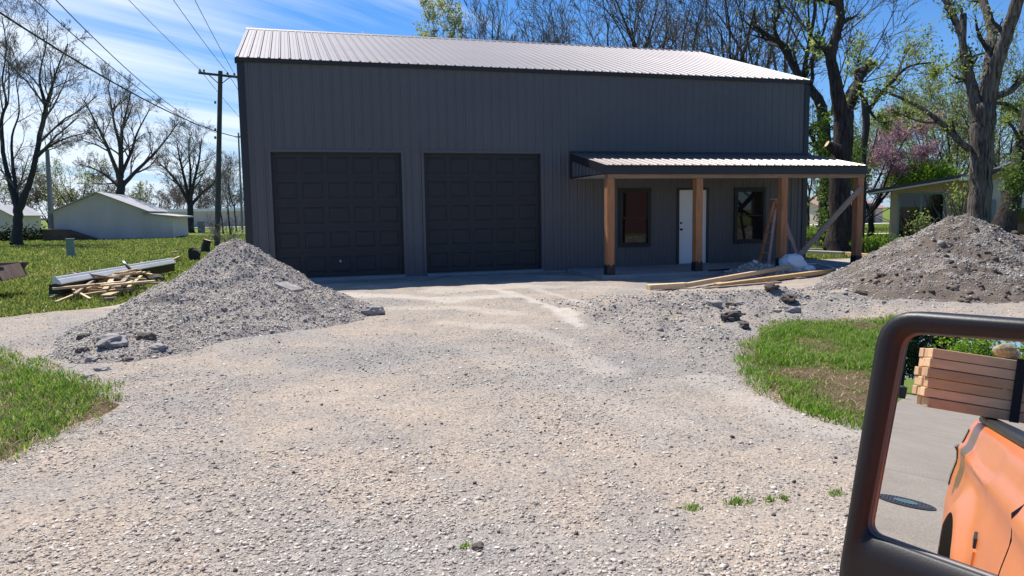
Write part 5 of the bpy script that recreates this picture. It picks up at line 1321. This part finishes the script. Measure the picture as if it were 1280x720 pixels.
def shrub(name, c, rx, ry, rz, n, mat, size, label, seed, per=3):
    rg = np.random.default_rng(seed); t = thing(name, (c[0], c[1], -.28), label, 'shrub')
    tr = Limbs(); k = 40; P, Rr = extend(rg, np.array([[c[0], c[1], -.3]])+rg.normal(size=(k, 3))*np.array([rx*.25, ry*.25, 0]), nrm(rg.normal(size=(k, 3))*np.array([rx, ry, .1])*.3+np.array([0, 0, 1])), np.full(k, (c[2]+rz+.3)*.9)*(.6+.5*rg.random(k)), np.full(k, .04), 7, .13, .03, .25, .012)
    tr.add(P, Rr, 5); V, Fs = tr.mesh(); bigmesh('stems', V, Fs, M['twig'], t)
    q = nrm(rg.normal(size=(n, 3)))*(rg.random((n, 1))**.4); lump = 1+.35*np.sin(q[:, :1]*5+1)*np.cos(q[:, 1:2]*6+q[:, 2:]*4)
    leaves('foliage', np.array(c)+q*lump*np.array([rx, ry, rz]), per, .1, size, M[mat], t, rg); return t
c = dp(1155, 224, 44); shrub('bright_shrub', c, 2.3, 1.6, 1.0, 1900, 'brightleaf', .1, 'bright yellow green shrub rising over the tan house roof', 401)
c = dp(1062, 205, 40); shrub('spring_shrub', c, 1.2, 1.2, 2.0, 800, 'springleaf', .09, 'upright leafy shrub in the gap beside the end porch post', 402)
c = gp(1092, 317); c[2] = .2; shrub('low_shrub', c, 1.0, .7, .22, 420, 'brightleaf', .045, 'low leafy shrub behind the end porch post', 403)
c = gp(1012, 306); c[2] = .2; shrub('low_shrub', c, .9, .7, .3, 380, 'brightleaf', .045, 'low weedy shrub at the right corner of the building', 404)
c = dp(1150, 282, 31); shrub('doorside_shrub', c, .6, .4, .6, 110, 'springleaf', .055, 'leafy shrub before the glass patio door', 405)
c = dp(1198, 245, 28); shrub('doorside_shrub', c, .5, .4, .8, 90, 'springleaf', .055, 'loose sprig of spring leaves left of the furrowed trunk', 406)
fr = [(1165, 60, 13, 'twig', 'paleleaf', .4, 'tall pale leafing tree left of the broken tops'), (1188, 56, 14, 'twig', 'springleaf', .4, 'tall leafing tree just behind the broken tops'), (1265, 50, 13, 'twig', 'springleaf', .4, 'tall leafing tree between the furrowed and the leaning trunks'), (1010, 60, 11, 'twig', 'springleaf', .25, 'leafing tree seen between the building corner and the cut tree'), (1075, 70, 9, 'twig', 'paleleaf', .3, 'pale leafing tree behind the redbud'), (1120, 74, 10, 'twig', 'springleaf', .25, 'leafing tree above the pink redbud'), (1160, 60, 11, 'twig', 'paleleaf', .5, 'pale leafing tree above the bright shrub'),
      (1195, 58, 10.5, 'twig', 'springleaf', .4, 'leafing tree left of the furrowed trunk'), (1250, 55, 10, 'twig', 'springleaf', .4, 'leafing tree right of the furrowed trunk'), (1300, 58, 11, 'twig', 'paleleaf', .4, 'pale leafing tree at the right edge above the clapboard house'), (1135, 95, 9, 'twigpale', 'paleleaf', .2, 'far hazy tree behind the bright shrub'), (1200, 98, 10, 'twigpale', 'paleleaf', .2, 'far hazy tree behind the tan house'), (1050, 98, 9, 'twigpale', 'brownleaf', .3, 'far hazy tree behind the pale shed'), (1270, 92, 10, 'twigpale', 'paleleaf', .25, 'far hazy tree behind the clapboard house')]
for i, (px, Z, h, tw, lf, kp, lab) in enumerate(fr):
    p = dp(px, 275, Z)
    wildtree('leafing_tree', (p[0], p[1], -.28), h, lab, 'leafing trees on the right', 320+i, .16, forks=5, spread=42, trunkfrac=.2, spec=BARE[:3], rmin=.012, twig=tw, leafspec=LEAF(3, .2, .075, lf, min(1, kp*1.5)))
# what stands behind the camera: seen in the mirror and the window glass
for i, (x, y, h, lab) in enumerate(((-76, -15.5, 9, 'dark evergreen at the far end of the road'), (-80, -18.5, 11, 'dark evergreen behind the others at the far end of the road'), (-78, -12.0, 10, 'dark evergreen right of the road end'))):
    rg = np.random.default_rng(500+i); t = thing('evergreen_tree', (x, y, -.28), lab, 'tree'); tr = Limbs()
    P, Rr = extend(rg, np.array([[x, y, -.4]]), np.array([[0, 0, 1.]]), np.array([h]), np.array([.28]), 8, .02, 0, .2, .02); tr.add(P, Rr, 8); V, Fs = tr.mesh(); bigmesh('trunk', V, Fs, M['bark'], t)
    n = 5000; zz = rg.random(n)**.8; a = rg.random(n)*6.28; rr = (1-zz)**.6*2.6*rg.random(n)**.4*(.8+.3*np.sin(a*5+zz*9))
    c = np.stack([x+rr*np.cos(a), y+rr*np.sin(a), 1.1+zz*(h-1)], -1); leaves('crown', c, 2, .12, .16, M['everleaf'], t, rg)
for i, (x, y, z, r) in enumerate(((-58, -20.5, 2.6, 2.6), (-56, -24.5, 2.8, 2.8), (-52, -28, 2.6, 2.6))):
    shrub('tall_hedge_shrub', (x, y, z), r, r, r*1.05, 2600, 'brightleaf', .13, ['tall green shrub nearest the end of the road', 'middle tall green shrub left of the road', 'tall green shrub farthest from the road end'][i], 510+i)
for i, (x, y, h) in enumerate(((8, -37, 11), (19, -41, 12), (37, -38, 12), (45, -46, 13))):
    wildtree('street_tree', (x, y, -.28), h, ['bare tree across the street opposite the garage doors', 'bare tree across the street left of the red house', 'bare tree across the street right of the red house', 'bare tree farthest across the street'][i], 'trees across the street', 530+i, .22, forks=5, spread=40, trunkfrac=.25, spec=BARE[:3], rmin=.014)
rh = thing('red_house', (27, -34, -.28), 'red brick house with a white window across the street', 'house'); mb = MB(); mb.prism([(-42, -.4), (-33, -.4), (-33, 4.6), (-37.5, 6.8), (-42, 4.6)], 'x', 21, 31); mb.build('wall', M['redhouse'], rh)
mb = MB(); mb.prism([(-42.5, 4.4), (-37.5, 6.85), (-32.5, 4.4), (-32.5, 4.6), (-37.5, 7.05), (-42.5, 4.6)], 'x', 20.6, 31.4); mb.build('roof', M['darkroof'], rh)
mb = MB(); mb.box(22.6, 24.4, -32.99, -32.92, 1.4, 3.4); ww_ = mb.build('window', M['whitepaint'], rh); mb = MB(); mb.box(22.75, 24.25, -32.915, -32.9, 1.55, 3.25); mb.build('window_pane', M['glass'], ww_)
mb = MB(); mb.lathe([(.25, 0), (.3, .7), (.32, .75), (.1, .85)], (-54.5, -16.2, -.27), 16); tag(mb.build('rubbish_bin', M['everleaf'] if False else M['trim']), 'dark rubbish bin beside the far end of the road', 'bin')

# ------------------------------------------------------------------ the orange pickup behind the camera, its mirror and its load
RZ = -.276
TA = -math.atan(.027); hd = np.array([math.cos(TA), math.sin(TA), 0]); lf = np.array([-math.sin(TA), math.cos(TA), 0]); TO = np.array([.2, -17.88, RZ])
def T(u, v, z): return TO+hd*u+lf*v+np.array([0, 0, z])
truck = thing('pickup_truck', TO, 'orange pickup truck whose bed side shows in its black side mirror', 'truck')
PV = np.array([(.38, .0), (.5, .035), (.65, .055), (.85, .06), (1.0, .045), (1.1, .025), (1.155, .03), (1.175, .045), (1.195, .012), (1.27, -.01), (1.33, -.025), (1.345, -.04)])
def pv(z): return float(np.interp(z, PV[:, 0], PV[:, 1]))
AW, AR, AZ = -1.15, .54, .42
def sidegrid(mb, u0, u1, zt, arch=None, lo=.4, off=0, du=.035):
    us = np.linspace(u0, u1, max(2, int((u1-u0)/du)+1)); zs0 = np.linspace(0, 1, 30); I = []
    vs = []
    for u in us:
        zb = lo
        if arch:
            a = abs(u-arch[0])
            if a < arch[1]: zb = max(lo, arch[2]+math.sqrt(arch[1]**2-a*a))
        for s_ in zs0:
            z = zb+(zt-zb)*s_; v = pv(z)+off
            if arch:
                dd = math.hypot(u-arch[0], z-arch[2])-arch[1]; v += .05*math.exp(-(dd/.1)**2)
            if u < -2.35: v -= .6*(u+2.35)**2
            vs.append(T(u, v, z))
    k = len(zs0)
    fs = [(i*k+j, (i+1)*k+j, (i+1)*k+j+1, i*k+j+1) for i in range(len(us)-1) for j in range(k-1)]
    for i in range(len(us)-1): pass
    o = len(vs)
    for i in range(len(us)):                       # inward return along the lower edge
        p = np.array(vs[i*k]); vs.append(p-lf*.12)
    lip = lambda i: arch is not None and abs(us[i]-arch[0]) < arch[1]*.985
    fs += [(o+i, o+i+1, (i+1)*k, i*k) for i in range(len(us)-1) if not (lip(i) and lip(i+1))]
    global LINER
    if arch: LINER = [(np.array(vs[i*k]), us[i]) for i in range(len(us)) if lip(i)]
    o2 = len(vs)
    for i in range(len(us)):
        p = np.array(vs[i*k+k-1]); vs.append(p-lf*.1)
    fs += [(i*k+k-1, (i+1)*k+k-1, o2+i+1, o2+i) for i in range(len(us)-1)]
    mb.add(vs, fs)
mb = MB(); sidegrid(mb, -2.6, .075, 1.345, (AW, AR, AZ)); bs = mb.build('bed_side', M['orange'], truck, True)
mb = MB(); q_ = [p for p, _ in LINER]; mb.add([p-lf*.004 for p in q_]+[p-lf*.4 for p in q_], [(i, i+1, len(q_)+i+1, len(q_)+i) for i in range(len(q_)-1)]); mb.build('wheel_liner', M['plasticshade'], bs)
mb = MB(); sidegrid(mb, .095, 1.25, 1.25, None); mb.build('cab_door', M['orange'], truck, True)
mb = MB(); sidegrid(mb, 1.265, 2.9, 1.2, (2.25, .5, .42)); mb.build('front_fender', M['orange'], truck, True)
def tbox(mb, u0, u1, v0, v1, z0, z1):
    mb.add([T(u, v, z) for z in (z0, z1) for u, v in ((u0, v0), (u1, v0), (u1, v1), (u0, v1))], [(0, 3, 2, 1), (4, 5, 6, 7), (0, 1, 5, 4), (1, 2, 6, 5), (2, 3, 7, 6), (3, 0, 4, 7)])
mb = MB(); tbox(mb, -2.25, .06, -.135, -.045, 1.347, 1.385); mb.build('rail_cap', M['plasticshade'], bs, bevel=.012)
mb = MB(); tbox(mb, -2.6, .07, -1.9, -1.82, .45, 1.345); mb.build('bed_side', M['orange'], truck, bevel=.02)
mb = MB(); tbox(mb, -2.55, .05, -1.815, -.16, .75, .8); tbox(mb, .0, .05, -1.815, -.16, .805, 1.34); mb.build('bed_floor', M['plasticshade'], truck)
mb = MB(); tbox(mb, -2.66, -2.6, -1.8, -.1, .72, 1.3); mb.build('tailgate', M['orange'], truck, bevel=.02)
mb = MB(); tbox(mb, -2.82, -2.665, -1.88, -.02, .5, .68); mb.build('rear_bumper', M['steel'], truck, bevel=.03)
mb = MB(); tbox(mb, .1, 1.25, -1.85, -.125, .42, 1.2); tbox(mb, 1.26, 2.95, -1.85, -.125, .5, 1.18); tbox(mb, 2.955, 3.1, -1.8, -.06, .5, 1.0); mb.build('cab_and_hood', M['orange'], truck, bevel=.04)
for wu in (AW, 2.25):
    for vo in (-.1, -1.64):
        mb = MB(); w_ = []
        c = T(wu, vo, .4)
        mb.lathe([(.24, -.24), (.37, -.25), (.4, -.22), (.4, -.03), (.37, 0), (.24, -.01)], (0, 0, 0), 28, 'y'); mb.v = [tuple(c+hd*a+lf*b+np.array([0, 0, z])) for a, b, z in mb.v]
        wh = mb.build('wheel', M['rubber'], truck, True)
        mb = MB(); mb.lathe([(.238, -.22), (.238, -.03), (.2, -.05), (.12, -.04), (.06, -.01)], (0, 0, 0), 24, 'y'); mb.v = [tuple(c+hd*a+lf*b+np.array([0, 0, z])) for a, b, z in mb.v]; mb.build('rim', M['steel'], wh, True)
mb = MB(); tbox(mb, -1.68, -.62, -.5, -.125, .4, 1.0); mb.build('wheel_housing', M['plasticshade'], truck)
def lens(name, mat, pts, off, th=.012):
    mb = MB()
    a = [T(u, pv(z)+off-(.6*(u+2.35)**2 if u < -2.35 else 0), z) for u, z in pts]; b = [p-lf*.03 for p in a]; n = len(pts)
    mb.add(a+b, [tuple(range(n))]+[(i, n+i, n+(i+1) % n, (i+1) % n) for i in range(n)]); return mb.build(name, M[mat], bs)
mb = MB(); sidegrid(mb, -2.6, -2.33, 1.29, None, .95, .007); mb.build('tail_lamp', M['taillens'], bs, True)
mb = MB(); tbox(mb, -2.63, -2.603, -.12, -.03, .72, 1.16); mb.build('tail_lamp', M['redlens'], bs, bevel=.02)
lens('fuel_door', 'orange', [(-1.0+.42, .55), (-.52, .74), (-.5, .86), (-.53, .93), (-.58, .96), (-.64, .86), (-.63, .66)], .008)
lens('finger_notch', 'black', [(-.6, .965), (-.545, .94), (-.56, .975), (-.6, .995)], .0105)
# mirror
MM = np.array([1.87650594, -17.61977865, 1.18403993]); MN = np.array([-0.92279693, -0.36927859, 0.10990515]); MN /= np.linalg.norm(MN)
def mpt(px, py, s=0.0):
    d = ray(px, py); return CAM+d*(((MM+MN*s-CAM)@MN)/(d@MN))
def roundpoly(pts, rad, n=7):
    out = []; m = len(pts)
    for i in range(m):
        p = np.array(pts[i], float); a = np.array(pts[i-1], float)-p; b = np.array(pts[(i+1) % m], float)-p
        r = rad[i]; pa = p+a/np.linalg.norm(a)*r; pb = p+b/np.linalg.norm(b)*r
        for k in range(n+1):
            t = k/n; out.append(pa*(1-t)**2+2*p*t*(1-t)+pb*t*t)
    return out
outer = roundpoly([(1103, 386), (1358, 404), (1338, 860), (1043, 757)], [46, 60, 60, 50])
inner = roundpoly([(1128, 415), (1334, 430), (1318, 752), (1081, 667)], [24, 30, 30, 16])
ctr = np.mean([mpt(*p) for p in outer], 0)
def loft(mb, loops, cap0=False, cap1=False):
    n = len(loops[0]); vs = [p for l in loops for p in l]
    fs = [(i*n+k, i*n+(k+1) % n, (i+1)*n+(k+1) % n, (i+1)*n+k) for i in range(len(loops)-1) for k in range(n)]
    if cap0: fs.append(tuple(range(n-1, -1, -1)))
    if cap1: fs.append(tuple((len(loops)-1)*n+k for k in range(n)))
    mb.add(vs, fs)
def shr(loop, k, s):
    c = np.mean(loop, 0); return [c+(p-c)*k+MN*s for p in loop]
o0 = [mpt(*p, 0) for p in outer]; i0 = [mpt(*p, 0) for p in inner]
mb = MB()
loft(mb, [shr(i0, 1.0, -.004), shr(i0, 1.012, .0035), [a*.75+b*.25+MN*.007 for a, b in zip(shr(i0, 1.02, 0), shr(o0, .98, 0))], [a*.25+b*.75+MN*.009 for a, b in zip(shr(i0, 1.02, 0), shr(o0, .985, 0))], shr(o0, .988, .006), shr(o0, 1.0, -.006), shr(o0, 1.0, -.05), shr(o0, .93, -.1), shr(o0, .72, -.135), shr(o0, .35, -.15)], cap1=True)
mr = mb.build('side_mirror', M['mirrorplastic'], truck, True)
mb = MB(); loft(mb, [shr(i0, .985, -.0125), shr(i0, 1.003, -.003), shr(i0, 1.014, -.0038)]); mb.build('mirror_rim', M['litedge'], mr, True)
mb = MB(); mb.add(shr(i0, .99, -.012), [tuple(range(len(i0)))]); mb.add(shr(i0, .99, -.017), [tuple(range(len(i0)-1, -1, -1))]); mb.build('mirror_glass', M['mirrorglass'], mr)
mb = MB()
q = ctr-MN*.14+np.array([0, 0, -.05]); mb.tube([q, q*.5+T(2.05, .05, 1.1)*.5, T(2.05, -.03, 1.1)], [.03, .026, .035], 10)
mb.build('mirror_arm', M['mirrorplastic'], mr, True)
# lumber laid across the bed
dv = np.array([-.03, -1.0, 0]); dv = np.array([-.244, -.97, 0]); dv /= np.linalg.norm(dv); bk_ = np.array([dv[1], -dv[0], 0]); bk_ = bk_ if bk_[0] < 0 else -bk_
L0 = np.array([-1.655, -17.585, 1.115])
lb = thing('lumber_stack', L0+dv, 'strapped stack of pale boards lying across the truck bed in the mirror', 'lumber stack')
rg = np.random.default_rng(5)
for r in range(6):
    for c in range(3):
        o = L0+np.array([0, 0, .0275+r*.0547])+bk_*(.05+c*.092)+dv*(rg.normal()*.007+(.0 if r != 0 else .02))+bk_*(rg.normal()*.004)
        mb = MB(); mb.beam(o, o+dv*(2.42+rg.normal()*.01), .09, .052+rg.normal()*.0012); mb.build('board', M['stud'], lb, bevel=.004)
mb = MB(); sc = L0+dv*.43
for pa, pb, w, h in ((sc-bk_*.006+np.array([0, 0, -.004]), sc-bk_*.006+np.array([0, 0, .336]), .045, .004),):
    mb.add([sc+dv*a-bk_*b+np.array([0, 0, z]) for z in (-.003, .334) for a, b in ((-.022, .004), (.022, .004), (.022, .009), (-.022, .009))], [(0, 3, 2, 1), (4, 5, 6, 7), (0, 1, 5, 4), (1, 2, 6, 5), (2, 3, 7, 6), (3, 0, 4, 7)])
    mb.add([sc+dv*a+bk_*b+np.array([0, 0, z]) for z in (.332, .337) for a, b in ((-.022, -.009), (.022, -.009), (.022, .3), (-.022, .3))], [(0, 3, 2, 1), (4, 5, 6, 7), (0, 1, 5, 4), (1, 2, 6, 5), (2, 3, 7, 6), (3, 0, 4, 7)])
mb.build('strap', M['strap'], lb)
q = L0+dv*.40+bk_*.12+np.array([0, 0, .368]); blob('rolled_canvas', tuple(q), .045, .06, .042, 31, M['canvas'], 'tan rolled canvas lying on top of the board stack', 'canvas', .35)
# manhole in the road
mc = np.array([-7.53, -17.53, RZ]); mh = thing('manhole_cover', mc, 'round dark iron manhole cover with a painted teal reflection in the road', 'manhole cover')
mb = MB(); mb.lathe([(.335, .001), (.335, .012), (.30, .012), (.298, .006), (.01, .006)], tuple(mc), 40); mb.build('cover', M['manhole'], mh)
mb = MB()
for k in range(-7, 8):
    y = k*.04; h = math.sqrt(max(0, .29**2-y*y))
    if h > .03: mb.box(mc[0]-h, mc[0]+h, mc[1]+y-.011, mc[1]+y+.011, RZ+.0065, RZ+.016)
mb.build('ribs', M['manhole'], mh)
mb = MB(); mb.lathe([(.14, .0165), (.14, .019), (.05, .019)], tuple(mc), 24); mb.build('teal_reflection', M['tealreflect'], mh)  # teal disc paints a reflection onto the iron cover

# ------------------------------------------------------------------ sky, sun, camera
SUNV = Vector((-.2, .5, 1.0)).normalized()
el = math.asin(SUNV.z); az = math.atan2(SUNV.x, SUNV.y)
wd = bpy.data.worlds.new('World'); scene.world = wd; wd.use_nodes = True; nt = wd.node_tree
bg = nt.nodes['Background']
sky = nt.nodes.new('ShaderNodeTexSky'); sky.sky_type = 'NISHITA'; sky.sun_disc = False; sky.sun_elevation = el; sky.sun_rotation = az % (2*math.pi)
sky.air_density = 1.0; sky.dust_density = .6; sky.ozone_density = 2.2
tc = nt.nodes.new('ShaderNodeTexCoord'); sx = nt.nodes.new('ShaderNodeSeparateXYZ'); nt.links.new(tc.outputs['Generated'], sx.inputs[0])
def mth(op, a, b=None):
    n = nt.nodes.new('ShaderNodeMath'); n.operation = op
    for i, v in enumerate((a, b)):
        if v is None: continue
        if hasattr(v, 'is_linked'): nt.links.new(v, n.inputs[i])
        else: n.inputs[i].default_value = v
    return n.outputs[0]
zc = mth('MAXIMUM', sx.outputs[2], .03); zz = mth('ADD', zc, .12)
u = mth('DIVIDE', sx.outputs[0], zz); v = mth('DIVIDE', sx.outputs[1], zz)
cb_ = nt.nodes.new('ShaderNodeCombineXYZ'); nt.links.new(u, cb_.inputs[0]); nt.links.new(v, cb_.inputs[1])
mpn = nt.nodes.new('ShaderNodeMapping'); mpn.vector_type = 'TEXTURE'; mpn.inputs['Rotation'].default_value = (0, 0, R(36)); mpn.inputs['Scale'].default_value = (4.5, .55, 1); nt.links.new(cb_.outputs[0], mpn.inputs['Vector'])
cn = noise(nt, mpn.outputs['Vector'], .9, 7, .58)
mp2 = nt.nodes.new('ShaderNodeMapping'); mp2.inputs['Scale'].default_value = (.5, .5, 1); nt.links.new(cb_.outputs[0], mp2.inputs['Vector'])
cn2 = noise(nt, mp2.outputs['Vector'], .8, 4, .5)
side = mth('MULTIPLY_ADD', sx.outputs[0], -.62); nt.nodes[-1].inputs[2].default_value = .045
tot = mth('ADD', mth('ADD', cn, mth('MULTIPLY', mth('SUBTRACT', cn2, .5), .5)), side)
cf = ramp(nt, tot, [(.47, (0, 0, 0)), (.72, (.85, .85, .85))])
hz = ramp(nt, sx.outputs[2], [(.0, (.6, .6, .6)), (.12, (.15, .15, .15)), (.28, (0, 0, 0))])
blue = mix(nt, 1.0, sky.outputs[0], (.42, .92, 1.5), 'MULTIPLY')
col1 = mix(nt, hz, blue, (7.5, 9.0, 11.0))
frontm = ramp(nt, sx.outputs[1], [(.0, (0, 0, 0)), (.5, (1, 1, 1))])
cf = mix(nt, 1.0, cf, frontm, 'MULTIPLY')
col2 = mix(nt, cf, col1, (10.0, 11.0, 12.2))
nt.links.new(col2, bg.inputs['Color']); bg.inputs['Strength'].default_value = .07
sd_ = bpy.data.lights.new('sun', 'SUN'); sd_.energy = 5.0; sd_.angle = R(.55); sd_.color = (1.0, .96, .90)
so = bpy.data.objects.new('sun', sd_); COL.objects.link(so); so.rotation_euler = SUNV.to_track_quat('Z', 'Y').to_euler(); so.location = (0, 0, 40)
cd = bpy.data.cameras.new('camera'); cam = bpy.data.objects.new('camera', cd); COL.objects.link(cam); scene.camera = cam
cd.sensor_fit = 'HORIZONTAL'; cd.sensor_width = 36; cd.lens = 36*CF/1280; cd.clip_end = 4000; cd.clip_start = .05
from mathutils import Matrix
mw = Matrix(((_R[0], _U[0], -_F[0], CAM[0]), (_R[1], _U[1], -_F[1], CAM[1]), (_R[2], _U[2], -_F[2], CAM[2]), (0, 0, 0, 1)))
cam.matrix_world = mw
vs_ = scene.view_settings; vs_.view_transform = 'Standard'; vs_.look = 'None'; vs_.exposure = .46; vs_.gamma = 1; vs_.use_curve_mapping = False
scene.render.engine = 'CYCLES'; scene.cycles.max_bounces = 6; scene.cycles.use_denoising = True
scene.render.filter_size = 1.2 if hasattr(scene.render, 'filter_size') else 1.5
